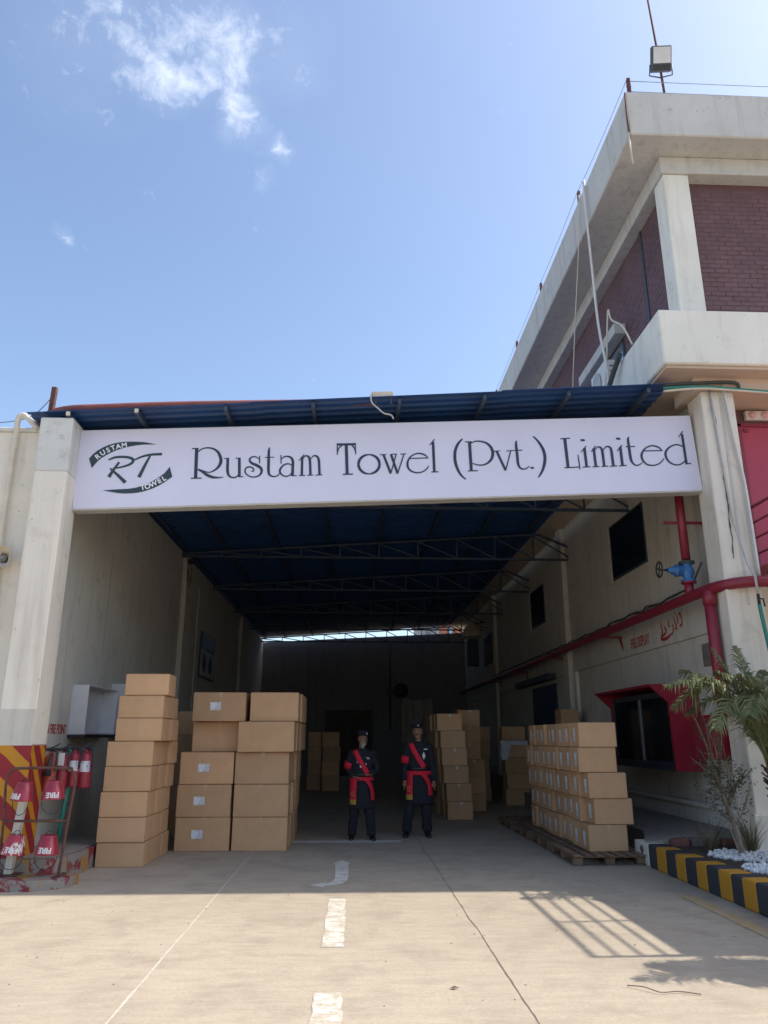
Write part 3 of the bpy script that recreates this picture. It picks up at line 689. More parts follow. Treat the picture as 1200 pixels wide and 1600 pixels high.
# ------------------------------------------------------------------ right: factory building
fb = thing('factory_building', 'two storey cream and maroon brick factory block on the right', 'building', (5.45, 10.2, 0))
BX, BY = 5.45, 10.2
def part(name, mat, x0, x1, y0, y1, z0, z1, bev=0.008, parent=None):
    return MB().box(x0-BX, x1-BX, y0-BY, y1-BY, z0, z1, bev).build(name, mat, parent or fb)
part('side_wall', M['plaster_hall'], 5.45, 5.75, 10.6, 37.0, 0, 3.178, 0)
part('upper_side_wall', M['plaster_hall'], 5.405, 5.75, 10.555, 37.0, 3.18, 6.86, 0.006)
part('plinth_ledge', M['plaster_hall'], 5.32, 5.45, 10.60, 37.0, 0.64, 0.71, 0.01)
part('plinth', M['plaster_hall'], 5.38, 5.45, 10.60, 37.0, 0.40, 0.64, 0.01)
for yy in (18.7, 28.2): part('pilaster', M['plaster_hall'], 5.27, 5.40, yy-.2, yy+.2, 0.4, 6.8, 0.01)
part('door_jamb', M['plaster'], 5.38, 5.45, 18.28, 18.44, 0.4, 3.18, 0.006)
part('corner_column', M['plaster'], 5.16, 5.66, 10.10, 10.56, 0.0, 6.62, 0.014)
part('column_groove', M['plaster_hall'], 5.43, 5.47, 10.092, 10.10, 3.4, 6.5, 0.003)
part('plinth_block', M['plaster'], 5.10, 6.1, 10.02, 10.60, 0.0, 0.72, 0.012)
part('head_beam', M['soffit'], 5.05, 14, 10.06, 10.75, 6.62, 6.86, 0.01)
part('front_wall', M['plaster'], 5.66, 14, 10.80, 11.1, 0, 6.62, 0)
part('slab', M['plaster_slab'], 4.48, 14, 9.70, 37, 6.865, 7.75, 0.02)
part('slab_lip', M['soffit'], 4.53, 13.9, 9.76, 36.9, 6.82, 6.862, 0.004)
part('roof_beam', M['plaster_bright'], 5.02, 14, 10.16, 37, 10.62, 10.94, 0.012)
part('parapet', M['plaster_bright'], 4.36, 14, 9.70, 37, 10.945, 11.80, 0.02)
part('corner_pilaster', M['plaster_slab'], 5.06, 5.49, 10.20, 10.58, 7.75, 10.62, 0.015)
part('pilaster', M['plaster_slab'], 8.3, 8.75, 10.20, 10.58, 7.75, 10.62, 0.015)
part('roof_sun_block', M['plaster_bright'], 4.7, 9.0, 32.5, 38.5, 11.8, 17.2, 0.02)  # unseen block added on the roof to keep sun out of the far slot
part('core', M['plaster_hall'], 5.6, 13.9, 11.0, 36.9, 7.75, 10.62, 0)
# brick infill: front panel (each brick in view its own piece), side panel
def brick_mesh(L, H, D, b=0.006): return MB().box(0, L, -D, 0, 0, H, b).mesh('brick')
fpan = part('brick_panel', M['mortar'], 5.49, 8.3, 10.4145, 10.70, 7.75, 10.62, 0)
BL, BH, J = 0.215, 0.072, 0.014
bm_full = brick_mesh(BL, BH, 0.022); bm_full.materials.append(M['brick']); cache = {}
rnd = random.Random(21); rest = MB(); nb = 0
row = 0; z = 7.95
while z + BH < 10.62:
    xx = 5.492 - (0.115 if row % 2 else 0.0)
    while xx < 8.29:
        x0 = max(xx, 5.492); x1 = min(xx+BL, 8.295)
        if x1-x0 > 0.03:
            pr = rnd.uniform(-.003, .003)
            if x0 < 7.0 and nb < 300:
                key = round(x1-x0, 3)
                if key not in cache:
                    cache[key] = bm_full if abs(key-BL) < .002 else brick_mesh(x1-x0, BH, 0.022)
                    if not cache[key].materials: cache[key].materials.append(M['brick'])
                o = link('brick', cache[key], fpan); o.location = (x0-BX, 10.43-BY+pr, z); nb += 1
            else: rest.box(x0-BX, x1-BX, 10.408-BY+pr, 10.43-BY, z, z+BH)
        xx += BL+J
    z += BH+J; row += 1
tag(rest.build('brick_courses', M['brick'], fpan, False), kind='stuff')
span = part('brick_panel', M['mortar'], 5.2445, 5.60, 10.58, 36.9, 7.75, 10.62, 0)
rest = MB(); z = 7.95; row = 0
while z + BH < 10.62:
    yy = 10.585 - (0.115 if row % 2 else 0)
    while yy < 30:
        y0 = max(yy, 10.585); y1 = yy+BL; pr = rnd.uniform(-.003, .003)
        rest.box(5.238-BX+pr, 5.26-BX, y0-BY, y1-BY, z, z+BH)
        yy += BL+J
    z += BH+J; row += 1
tag(rest.build('brick_courses', M['brick'], span, False), kind='stuff')
part('panel_joint', M['frame_dark'], 5.224, 5.234, 11.66, 11.75, 7.75, 10.62, 0)
# maroon brick strip over the red door
part('brick_strip', M['mortar'], 5.70, 9.5, 10.74, 10.80, 6.40, 6.62, 0)
# side wall windows
def side_window(y0, y1, z0, z1, x=5.40):
    w = part('window', M['frame_dark'], x-.012, x+.02, y0, y1, z0, z1, 0.004)
    n = 2
    for i in range(n):
        a = y0+.05+(y1-y0-.1)*i/n; b = y0+.05+(y1-y0-.1)*(i+1)/n-.03
        MB().box(x-.022-BX, x-.013-BX, a-BY, b-BY, z0+.05, z1-.05).build('pane', M['glass_dark'], w)
    MB().box(x-.035-BX, x-.0125-BX, y1+.01-BY, y1+.16-BY, z0-.05, z1+.05, .004).build('reveal', M['plaster_hall'], w)
    return w
side_window(13.3, 15.15, 4.75, 5.90)
side_window(20.9, 22.5, 4.75, 5.85)
side_window(29.0, 31.0, 4.4, 5.6)
dr = part('door', M['frame_dark'], 5.42, 5.448, 20.3, 23.0, 0.45, 3.05, 0.004)
for a in (20.4, 21.75): MB().box(5.405-BX, 5.419-BX, a-BY, a+1.2-BY, 0.55, 2.95, .004).build('door_leaf', simple('dark_blue_door_paint', (0.02, 0.05, 0.11), 0.5, 0.2, 4, 0.05), dr)
part('door_lintel', M['frame_dark'], 5.18, 5.40, 20.2, 24.3, 3.14, 3.30, 0.01)
part('wall_box', simple('vent_board', (0.20, 0.17, 0.14), 0.8, 0.3, 8, 0.2), 5.425, 5.449, 11.33, 11.62, 2.70, 3.04, 0.004)
# upper side window with its white hood
part('window_hood', M['plaster_bright'], 5.00, 5.238, 12.80, 15.15, 9.15, 9.37, 0.01)
uw = part('window', M['frame_dark'], 5.215, 5.236, 12.95, 15.0, 8.0, 9.10, 0.004)
for a, b in ((13.0, 13.62), (13.70, 14.25), (14.33, 14.95)):
    MB().box(5.205-BX, 5.214-BX, a-BY, b-BY, 8.05, 9.05).build('pane', M['glass_sky'], uw)
# red steel door onto the landing
rd = part('door', M['red_panel'], 6.0, 7.75, 10.745, 10.79, 4.06, 6.38, 0.006)
tag(rd, 'pink red steel double door opening onto the landing')
MB().box(6.0-BX, 6.06-BX, 10.715-BY, 10.744-BY, 4.06, 6.38, .004).build('frame', M['red'], rd)
MB().box(6.0-BX, 7.75-BX, 10.715-BY, 10.744-BY, 6.33, 6.39, .004).build('frame', M['red'], rd)
MB().box(6.10-BX, 6.18-BX, 10.725-BY, 10.744-BY, 6.24, 6.30, .004).build('hinge', M['red'], rd)
MB().box(6.85-BX, 6.87-BX, 10.735-BY, 10.744-BY, 4.1, 6.33, .0).build('leaf_seam', M['red'], rd)
# red landing with railing (its shadow lies on the yard)
ld = thing('steel_landing', 'red steel landing with railing in front of the upper door', 'landing', (6.03, 10.7, 4.0))
MB().box(-.06, 1.75, -3.95, 0.0, -.08, .06, .01).build('floor_plate', M['red'], ld)
for zz in (1.0, 0.76, 0.52, 0.28):
    MB().tube([(0, 0, zz), (0, -3.9, zz)], 0.024 if zz > .9 else 0.017, 8).build('rail', M['red'], ld)
for yy in (-1.42, -2.72, -3.9):
    MB().bar((0, yy, 0.0), (0, yy, 1.02), .04, .04, (0,1,0)).build('post', M['red'], ld)
for zz in (1.0, 0.72, 0.44, 0.2): MB().tube([(0, -3.9, zz), (1.7, -3.9, zz)], 0.02, 8).build('rail', M['red'], ld)
for xx in (.05, 1.6): MB().bar((xx, -3.8, -4.0), (xx, -3.8, -.08), .09, .09, (0,1,0)).build('leg', M['red'], ld)

# ================================================================== THINGS ON THE RIGHT BUILDING
# parapet posts and wires
pp = [(4.50, 9.85, 0.42), (4.45, 12.55, 0.40), (4.45, 15.7, 0.36), (4.45, 18.45, 0.34), (4.45, 21.5, 0.34)]
PLN = ['rusty wire post on the parapet corner above the cream pilaster', 'second rusty wire post along the parapet from its corner', 'third rusty wire post along the parapet from its corner', 'fourth rusty wire post along the parapet, just above the blue roof', 'rusty wire post on the parapet farthest from the corner']
for (x, y, h), lb in zip(pp, PLN):
    o = MB().bar((0,0,-.02), (0,0,h), .055, .055, (0,1,0), .006).build('wire_post', M['rust'])
    MB().tube([(-.04,0,h*.6), (.04,0,h*.6)], .012, 6).build('hook', M['rust'], o)
    o.location = (x, y, 11.8); tag(o, lb, 'post', 'wire posts on the parapet')
def sag(a, b, d, n=10): 
    a = Vector(a); b = Vector(b); return [a.lerp(b, i/n) - Vector((0,0,d*4*(i/n)*(1-i/n))) for i in range(n+1)]
pts = []
for i in range(4):
    s = sag((pp[i][0]-.03, pp[i][1], 11.8+pp[i][2]-.04), (pp[i+1][0]-.03, pp[i+1][1], 11.8+pp[i+1][2]-.04), .04); pts += s[(1 if i else 0):]
tag(MB().tube(pts, .006, 5).build('fence_wire', M['steel']), 'thin fence wire strung along the side of the parapet', 'wire')
tag(MB().tube(sag((4.53, 9.85, 12.17), (13.5, 9.85, 12.17), .02), .006, 5).build('fence_wire', M['steel']), 'upper fence wire along the front of the parapet behind the floodlight', 'wire')
tag(MB().tube(sag((4.53, 9.85, 11.95), (13.5, 9.85, 11.95), .02), .006, 5).build('fence_wire', M['steel']), 'lower fence wire along the front of the parapet behind the floodlight', 'wire')
# floodlight on pole
fl = thing('floodlight', 'square dark floodlight on a thin pole at the roof corner', 'floodlight', (5.15, 9.95, 11.8))
MB().tube([(0,0,-.02), (-.03,0,1.1), (-.12,.02,3.4)], [.022,.02,.014], 8).build('pole', M['rust'], fl)
rot = Matrix.Rotation(R(-6), 3, 'Y') @ Matrix.Rotation(R(28), 3, 'X')
cc = Vector((-.06, -.14, .82))
b = MB().obox(cc, (.175, .04, .20), rot, .012).build('housing', M['lamp_grey'], fl)
MB().obox(cc + rot @ Vector((0,-.0425,.05)), (.150, .004, .125), rot, .002).build('lens', M['lens'], b)
MB().obox(cc + rot @ Vector((0,-.0425,-.14)), (.155, .004, .045), rot, .002).build('driver_cover', M['black_iron'], b)
MB().tube([cc+rot@Vector((-.19,0,-.08)), cc+rot@Vector((-.20,0,-.25)), cc+rot@Vector((0,.02,-.28)), cc+rot@Vector((.20,0,-.25)), cc+rot@Vector((.19,0,-.08))], .012, 6).build('bracket', M['lamp_grey'], fl)
# rods, conduit, cable
tag(MB().tube([(4.335, 9.66, 11.72), (4.33, 9.67, 11.2), (4.345, 9.69, 10.98)], .016, 6).build('dark_rod', M['rust']), 'short dark rod fixed down the parapet corner', 'rod')
tag(MB().tube([(4.345, 9.72, 10.98), (4.40, 9.80, 10.45)], .016, 6).build('pale_rod', M['cream_pvc']), 'short pale pipe end hanging below the parapet corner', 'pipe')
tag(MB().tube(catmull([(4.32, 11.85, 11.86), (4.30, 11.82, 11.4), (4.28, 11.72, 10.0), (4.26, 11.6, 8.6), (4.30, 11.5, 7.7), (4.34, 11.5, 6.72)], 4), .024, 8).build('white_conduit', M['white_plastic']), 'white conduit pipe dropping from the parapet past the hooded window', 'pipe')
tag(MB().tube(catmull([(4.33, 12.2, 11.82), (4.28, 12.3, 10.8), (4.20, 12.6, 9.4), (4.12, 12.9, 7.9), (4.08, 13.1, 6.70)], 4), .010, 6).build('hanging_cable', M['cream_pvc']), 'thin pale cable hanging from the parapet left of the white conduit', 'cable')
# outdoor unit, dark pipe bundle and bent branch-like cable
ac = thing('air_conditioner_unit', 'white outdoor air conditioner unit standing behind the blue roof edge', 'air conditioner', (4.80, 12.9, 7.75))
MB().box(-.16, .16, -.42, .42, 0.06, .66, .012).build('casing', M['white_plastic'], ac)
MB().lathe([(.0, .0), (.05, .002), (.22, .004), (.24, .012)], (-.165, .08, .36), (-1,0,0), 24).build('fan_grille', M['grey_plastic'], ac)
for zz in (.2, .3, .42, .52): MB().box(-.08, .10, -.432, -.4205, zz, zz+.018).build('vent_slot', M['lamp_grey'], ac)
for yy in (-.3, .3): MB().box(-.17, .17, yy-.03, yy+.03, 0, .06).build('foot', M['steel'], ac)
tag(MB().tube(catmull([(4.42, 11.15, 7.80), (4.36, 11.4, 7.55), (4.20, 11.7, 7.0), (4.0, 11.9, 6.72)], 5), .045, 8).build('pipe_bundle', M['dark_cable']), 'dark wrapped pipe bundle climbing from the blue roof over the slab', 'pipe')
tag(MB().tube(catmull([(4.46, 10.72, 7.74), (4.42, 10.95, 8.20), (4.40, 11.35, 8.56), (4.38, 11.40, 8.78), (4.36, 11.50, 8.35), (4.34, 11.7, 7.6), (4.2, 11.75, 6.8)], 5), [.016]*31, 6).build('bent_cable', M['cream_pvc']), 'bent pale cable looped above the slab beside the hooded window', 'cable')

# fire main, riser with valve, drop pipe
fm = thing('fire_main', 'long red fire pipe along the right wall bending round the column', 'pipe', (5.05, 10.8, 3.67))
run = [(0.12, 26, 0), (0.06, 12, 0), (0.0, 0.4, 0), (0.0, 0.0, .0), (.03, -.35, .01), (.16, -.70, .02), (.42, -.85, .03), (.75, -.86, .03), (8, -.86, .03)]
run = run[:3] + catmull(run[2:8], 5)[1:] + [run[8]]
MB().tube(run, .078, 14).build('pipe', M['red'], fm)
MB().lathe([(.0,-.08),(.092,-.08),(.092,.08),(0,.08)], (1.0, -.86, .03), (1,0,0), 14).build('coupling', M['red'], fm)
MB().tube([(0, -.40, -.02), (0, -.42, -1.75)], .078, 14).build('drop_pipe', M['red'], fm)
MB().lathe([(0,-.1),(.095,-.1),(.095,.1),(0,.1)], (0.005, -.40, -.12), (0,0,1), 14).build('tee_collar', M['red'], fm)
MB().tube([(0, .18, .02), (0, .18, .20)], .066, 14).build('tee_stub', M['red'], fm)
for yy in (4.2, 8.4, 12.6, 16.8):
    MB().bar((-.05, yy, -.09), (.42, yy, -.09), .06, .03).build('bracket', M['red'], fm)
    MB().bar((.30, yy, -.10), (.39, yy, -.42), .05, .03).build('bracket_brace', M['red'], fm)
rs = thing('fire_riser', 'vertical red fire pipe with a blue gate valve and handwheel', 'pipe', (5.05, 10.98, 3.87))
MB().tube([(0,0,.37), (0,0,1.8)], .066, 14).build('pipe', M['red'], rs)
MB().box(-.28, .40, -.02, .02, .93, .97, .004).build('clamp_bar', M['red'], rs)
MB().box(.36, .40, -.02, .02, .66, .95, .004).build('clamp_bar', M['red'], rs)
MB().lathe([(0,-.03),(.112,-.03),(.112,.0),(0,.0)], (0,0,.03), (0,0,1), 18).build('flange', M['red'], rs)
v = MB()
v.lathe([(.112,.032),(.112,.06),(.075,.062),(.07,.09),(.095,.14),(.10,.18),(.095,.22),(.07,.27),(.075,.30),(.112,.302),(.112,.335),(0,.336)], (0,0,0), (0,0,1), 18)
v.lathe([(.06,.0),(.075,.06),(.085,.10),(.085,.125),(.095,.126),(.095,.15),(.07,.152),(.06,.20),(.04,.24),(.035,.27),(0,.271)], (-.03,0,.19), (-1,0,0.05), 16)
vo = v.build('valve_body', M['blue_valve'], rs)
MB().tube([(-.29,0,.205), (-.44,0,.213)], .016, 8).build('stem', M['black_iron'], vo)
w = MB(); n = 24
ring = [(-.43, .115*math.cos(2*math.pi*i/n), .213+.115*math.sin(2*math.pi*i/n)) for i in range(n+1)]
w.tube(ring, .013, 8, False)
for i in range(4):
    a = math.pi*i/2+.4; w.tube([(-.43,0,.213), (-.43,.11*math.cos(a),.213+.11*math.sin(a))], .009, 6)
w.build('handwheel', M['black_iron'], vo)
MB().lathe([(.113,.30),(.118,.305),(.118,.336),(.113,.34)], (0,0,0), (0,0,1), 18).build('flange', M['dark_cable'], rs)
# cables lying on the fire main
rnd = random.Random(8); pts = []
for i in range(60):
    y = 11.15 + i*0.28; pts.append((5.12+.02*math.sin(i*1.9), y, 3.79+abs(.05*math.sin(i*.9))*rnd.uniform(.3,1.2)*(1 if i < 14 else .3)))
tag(MB().tube([(5.16, 10.72, 4.14), (5.13, 10.85, 4.0)] + pts, .017, 6).build('cable_bundle', M['dark_cable']), 'dark cable bundle lying along the top of the red fire main', 'cable')
tag(MB().tube([(p[0]+.03, p[1], p[2]+.03*math.sin(j*.7)) for j, p in enumerate(pts[:22])], .012, 6).build('twisted_cable', M['dark_cable']), 'loosely twisted cable above the red pipe near the blue valve', 'cable')
# conduits, tap and hose on the column
tag(MB().tube([(5.28, 10.07, 6.75), (5.34, 10.075, 5.4), (5.38, 10.075, 4.6), (5.42, 9.93, 3.95), (5.43, 9.80, 3.74), (5.435, 9.80, 3.50)], .018, 6).build('grey_conduit', M['grey_plastic']), 'grey water conduit running down the middle of the right column', 'pipe')
tag(ragged(0, 0, 2.4, .02, 31, 0, .06, .01).build('plaster_crack', simple('dark_crack', (0.10, 0.09, 0.08), 0.9, 0.3, 20, 0.2, 0, False)), 'dark vertical crack down the face of the right column', 'crack')
ck = bpy.data.objects['plaster_crack']; ck.rotation_euler = (math.pi/2, 0, 0); ck.location = (5.33, 10.088, 4.05)
tag(MB().tube(catmull([(5.50, 10.07, 6.72), (5.56, 10.07, 5.9), (5.62, 10.07, 5.2), (5.635, 10.07, 4.5), (5.64, 10.07, 3.8)], 4), .022, 8).build('white_conduit', M['white_plastic']), 'white conduit at the right edge of the column beside the red door', 'pipe')
tag(MB().tube(catmull([(5.46, 10.04, 6.72), (5.48, 10.05, 6.0), (5.57, 10.05, 5.3), (5.60, 10.06, 4.4), (5.60, 10.06, 3.8)], 4), .010, 6).build('grey_cable', M['grey_plastic']), 'thin grey cable bowing down the right column left of the white conduit', 'cable')
tp = thing('garden_tap', 'small dark tap on the conduit under the red pipe bend', 'tap', (5.435, 9.80, 3.42))
MB().tube([(0,0,.08), (0,0,-.06)], .022, 8).build('body', M['black_iron'], tp)
MB().tube([(0,0,.02), (.05,-.02,.01), (.06,-.02,-.09)], .012, 6).build('lever', M['black_iron'], tp)
tag(MB().tube(catmull([(5.435, 9.80, 3.36), (5.455, 9.80, 3.1), (5.52, 9.80, 2.4), (5.60, 9.78, 1.6), (5.66, 9.7, .8), (5.5, 9.9, .45), (5.25, 10.15, .42), (5.10, 10.3, .30)], 5), .027, 8).build('garden_hose', M['green_hose']), 'green hose hanging from the tap down the right column', 'hose')
for i, (dz, mt, rr_) in enumerate(((0, M['green_hose'], .020), (.06, M['dark_cable'], .026), (-.05, M['cream_pvc'], .018))):
    tag(MB().tube(catmull([(4.55, 9.98, 6.60+dz), (5.1, 9.97, 6.63+dz*.6), (5.75, 9.98, 6.60+dz*.4), (7.8, 9.99, 6.46+dz*.2)] if i != 1 else [(4.55, 10.0, 6.66), (5.2, 10.0, 6.71), (5.66, 10.0, 6.72), (5.70, 10.02, 6.6)], 5), rr_, 6).build('overhead_cable', mt),
        ['green painted cable stretched under the slab from the blue roof', 'dark cable pipe under the slab ending at the right column', 'pale cable stretched just below the green one under the slab'][i], 'cable')
el = thing('emergency_light', 'white twin lamp emergency light above the red door', 'lamp', (6.32, 10.72, 6.50))
MB().box(-.19, .21, -.06, .02, -.07, .08, .012).build('case', M['white_plastic'], el)
for xx in (-.09, .11): 
    MB().lathe([(0,.032),(.045,.03),(.062,.0),(.066,-.005)], (xx, -.062, .005), (0,-1,0), 18).build('lamp_head', M['pink_lens'], el)

hb = thing('hose_box', 'red steel hose box under the red drop pipe, half hidden by the palm', 'hose box', (5.12, 10.62, 1.36))
MB().box(-.14, .30, .0, .62, 0, .60, .012).build('case', M['red_cab'], hb)
MB().box(-.152, -.1405, .05, .57, .05, .55, .004).build('door', M['red'], hb)
MB().box(-.172, -.1525, .10, .13, .26, .36, .003).build('handle', M['steel'], hb)
# painted wall words
def wall_text(body, size, loc, rot, mat, sx, name, label, parent=None, bold=0.004, cat='lettering'):
    me = text_mesh(body, size, 0.002, bold); me.materials.clear(); me.materials.append(mat)
    o = link(name, me, parent); o.location = loc; o.rotation_euler = rot; o.scale = (sx, 1, 1)
    if parent is None: tag(o, label, cat)
    return o
wall_text('FIRE DISPLAY', 0.27, (5.4025, 14.08, 3.375), (math.pi/2, 0, -math.pi/2), M['red_text'], 0.60, 'wall_lettering', 'red FIRE DISPLAY words painted on the right wall')
URDU = [[(265,492,7),(272,480,9),(281,490,9),(274,503,8),(283,520,8),(287,565,10),(280,602,12),(262,602,7)], [(246,482,5),(250,530,10),(252,588,9)],
        [(213,492,5),(224,555,9),(233,608,10),(216,622,6)], [(222,462,9),(226,466,9)], [(232,453,9),(236,457,9)], [(228,620,10),(232,624,10)], [(240,630,9),(244,634,9)],
        [(196,560,6),(205,600,9),(201,640,10),(186,672,5)], [(160,515,5),(170,535,8),(163,560,8),(178,582,8)], [(166,490,7),(169,494,7)],
        [(120,548,5),(127,582,9),(137,612,9),(120,640,10),(86,660,10),(86,684,13),(125,690,15),(163,674,11),(187,650,5)], [(92,508,5),(97,560,9),(99,622,10),(85,655,8)], [(118,700,9),(124,702,9)]]
mb = MB()
for si, st in enumerate(URDU):
    ribbon(mb, [((300-x)*-4.4, (700-y)*1.62, w*3.3) for x, y, w in st], -0.0015-0.0003*si, 0.001)
o = mb.build('wall_lettering', M['red_text']); tag(o, 'red Urdu words painted on the right wall above the display cabinet', 'lettering')
o.rotation_euler = (0, 0, -math.pi/2); o.location = (5.4045, 12.10, 3.27)
wall_text('MAIN FIRE POINT', 0.185, (-4.197, 11.30, 1.765), (math.pi/2, 0, math.pi/2), M['red_text'], 0.66, 'wall_lettering', 'red fire point words painted on the left hall wall')

# fire display cabinet
fd = thing('fire_display_cabinet', 'crimson hooded display cabinet with dark glass on the right wall', 'cabinet', (5.45, 13.3, 1.16))
Y0, Y1 = -1.35, 1.40
cheek = [(0,0),(-.48,0),(-.50,1.02),(-.80,1.30),(0,1.31)]
for yy, d in ((Y0, .05), (Y1, -.05)):
    MB().prism([(x, yy, z) for x, z in cheek], (0, d, 0)).build('side_panel', M['red_cab'], fd)
MB().prism([(x, Y0+.05, z) for x, z in [(-.80,1.30),(0,1.31),(0,1.27),(-.78,1.262)]], (0, Y1-Y0-.1, 0)).build('hood', M['red_cab'], fd)
MB().box(-.46, 0, Y0+.05, Y1-.05, 0, .07, .006).build('sill', M['frame_dark'], fd)
MB().box(-.03, -.004, Y0+.05, Y1-.05, .07, 1.26).build('back_panel', M['frame_dark'], fd)
gf = MB().box(-.47, -.43, Y0+.05, Y0+.11, .07, 1.20).box(-.47, -.43, Y1-.11, Y1-.05, .07, 1.20).box(-.468, -.432, Y0+.11, Y1-.11, 1.12, 1.20).box(-.468, -.432, Y0+.11, Y1-.11, .07, .13).build('window_frame', M['frame_dark'], fd)
MB().box(-.475, -.425, -.03, .03, .13, 1.12).build('mullion', M['steel'], fd)
def glass():
    t = NT('clear_dark_glass'); t.out((0.02, 0.025, 0.03), 0.05, 0, 0.5)
    tr = t.n.new('ShaderNodeBsdfTransparent'); tr.inputs[0].default_value = (.35,.37,.40,1); mx = t.n.new('ShaderNodeMixShader'); mx.inputs[0].default_value = 0.5
    t.l.new(t.b.outputs[0], mx.inputs[1]); t.l.new(tr.outputs[0], mx.inputs[2]); t.l.new(mx.outputs[0], t.n['Material Output'].inputs['Surface']); return t.m
M['glass'] = glass()
for a, b in ((Y0+.11, -.03), (.03, Y1-.11)): MB().box(-.452, -.446, a, b, .13, 1.12).build('pane', M['glass'], fd)
for i, (yy, hh, mm) in enumerate(((-.95, .75, 'red'), (-.70, .7, 'red'), (-.35, .95, 'cream_pvc'), (.35, .6, 'black_iron'), (.8, .85, 'red_oxide'))):
    MB().lathe([(0,0),(.06,0),(.06,hh*.7),(.03,hh*.85),(.025,hh),(0,hh)], (-.2, yy, .07), (0,0,1), 12).build('display_item', M[mm], fd)

# ================================================================== LEFT: FIRE POINT
# bucket stand
st = thing('bucket_stand', 'red tubular stand hung with four fire buckets beside the striped column', 'stand', (-3.68, 9.76, 0.11))
SX0, SX1 = -.38, .33
MB().tube(catmull([(SX1-.02, -.02, 0), (SX1+.02, 0, .6), (SX1+.05, 0, 1.06), (SX1+.0, 0, 1.16), (SX1-.06, 0, 1.19), (SX0+.10, 0, 1.19), (SX0+.0, 0, 1.16), (SX0-.05, 0, 1.04), (SX0-.02, 0, .6), (SX0+.0, -.02, 0)], 5), .017, 8).build('frame', M['rust'], st)
MB().tube([(SX0-.03, 0, .60), (SX1+.03, 0, .60)], .015, 8).build('cross_bar', M['rust'], st)
MB().bar((SX1-.02, -.16, .012), (SX1+.0, .14, .012), .05, .02).build('foot', M['rust'], st)
MB().bar((SX0, -.16, .012), (SX0, .14, .012), .05, .02).build('foot', M['rust'], st)
def bucket(loc, tilt, rzv, label, worn):
    b = thing('fire_bucket', label, 'bucket', loc, rzv, 'red fire buckets on the stand')
    b.rotation_euler = (0, tilt, rzv); b.scale = (.93, .93, .93)
    MB().lathe([(0,.212),(.088,.215),(.092,.222),(.094,.215),(.138,.0),(.142,-.004),(.146,.0),(.144,.008),(.098,.205),(.090,.208),(0,.205)], (0,0,0), (0,0,1), 24).build('body', M['bucket_worn'] if worn else M['bucket'], b)
    hd = [(-.135*math.cos(a), -.02, -.02-.16*math.sin(a)) for a in [math.pi*i/12 for i in range(13)]]
    MB().tube(hd, .0045, 6).build('handle', M['black_iron'], b)
    lp = [(-.045*math.cos(a), 0, .215+.055*math.sin(a)) for a in [math.pi*i/8 for i in range(9)]]
    MB().tube(lp, .0045, 6).build('hook', M['black_iron'], b)
    me = text_mesh('FIRE', .088, .002, .003)
    for vv in me.vertices:
        u, v, d = vv.co
        u, v = -u, -v                                   # the bucket hangs upside down, so do its letters
        z = .058 + v; r = .144 - .22*z + .0025 + d; a = u/r*1.0 + 0.0
        vv.co = (r*math.sin(a), -r*math.cos(a), z)
    me.materials.clear(); me.materials.append(M['white_text'])
    link('lettering', me, b)
    return b
M['bucket'] = simple('red_bucket_paint', (0.34, 0.035, 0.055), 0.32, 0.3, 9, 0.2, 0.1, True, (0.20, 0.05, 0.05))
def worn_bucket():
    t = NT('paint_run_bucket'); p = t.pos('Object'); n = t.noise(t.pos('Object', (26, 26, 3)), 1.0, 4, 0.6); m_ = t.noise(p, 5, 3, 0.5)
    f = t.math('MULTIPLY', t.ramp(n, .54, .58), t.ramp(m_, .44, .5), True)
    return t.out(t.mix(f, (0.36, 0.03, 0.05), (0.62, 0.60, 0.56)), 0.45)
M['bucket_worn'] = worn_bucket()
M['white_text'] = simple('white_stencil', (0.72, 0.70, 0.68), 0.6, 0.2, 40, 0.0)
bucket((-3.88, 9.72, 0.945), R(4), R(-26), 'upper left red fire bucket in front of the column stripes', False)
bucket((-3.52, 9.72, 0.955), R(-2), R(14), 'upper right red fire bucket below the extinguishers', False)
bucket((-3.91, 9.72, 0.36), R(6), R(8), 'lower left fire bucket smeared with white paint', True)
bucket((-3.52, 9.72, 0.355), R(2), R(6), 'lower right red fire bucket nearest the step edge', False)
po = thing('white_post', 'chipped white steel post standing behind the left fire buckets', 'post', (-3.99, 9.86, 0.11))
MB().bar((0,0,0), (.05,.06,.86), .085, .085, (0,1,0), .006).build('shaft', worn_paint('chipped_white_paint', (0.66,0.63,0.55), (0.12,0.09,0.07), 0.66, 22, .03), po)
MB().box(-.13, .13, -.11, .11, 0, .018, .004).build('base_plate', M['rust'], po)
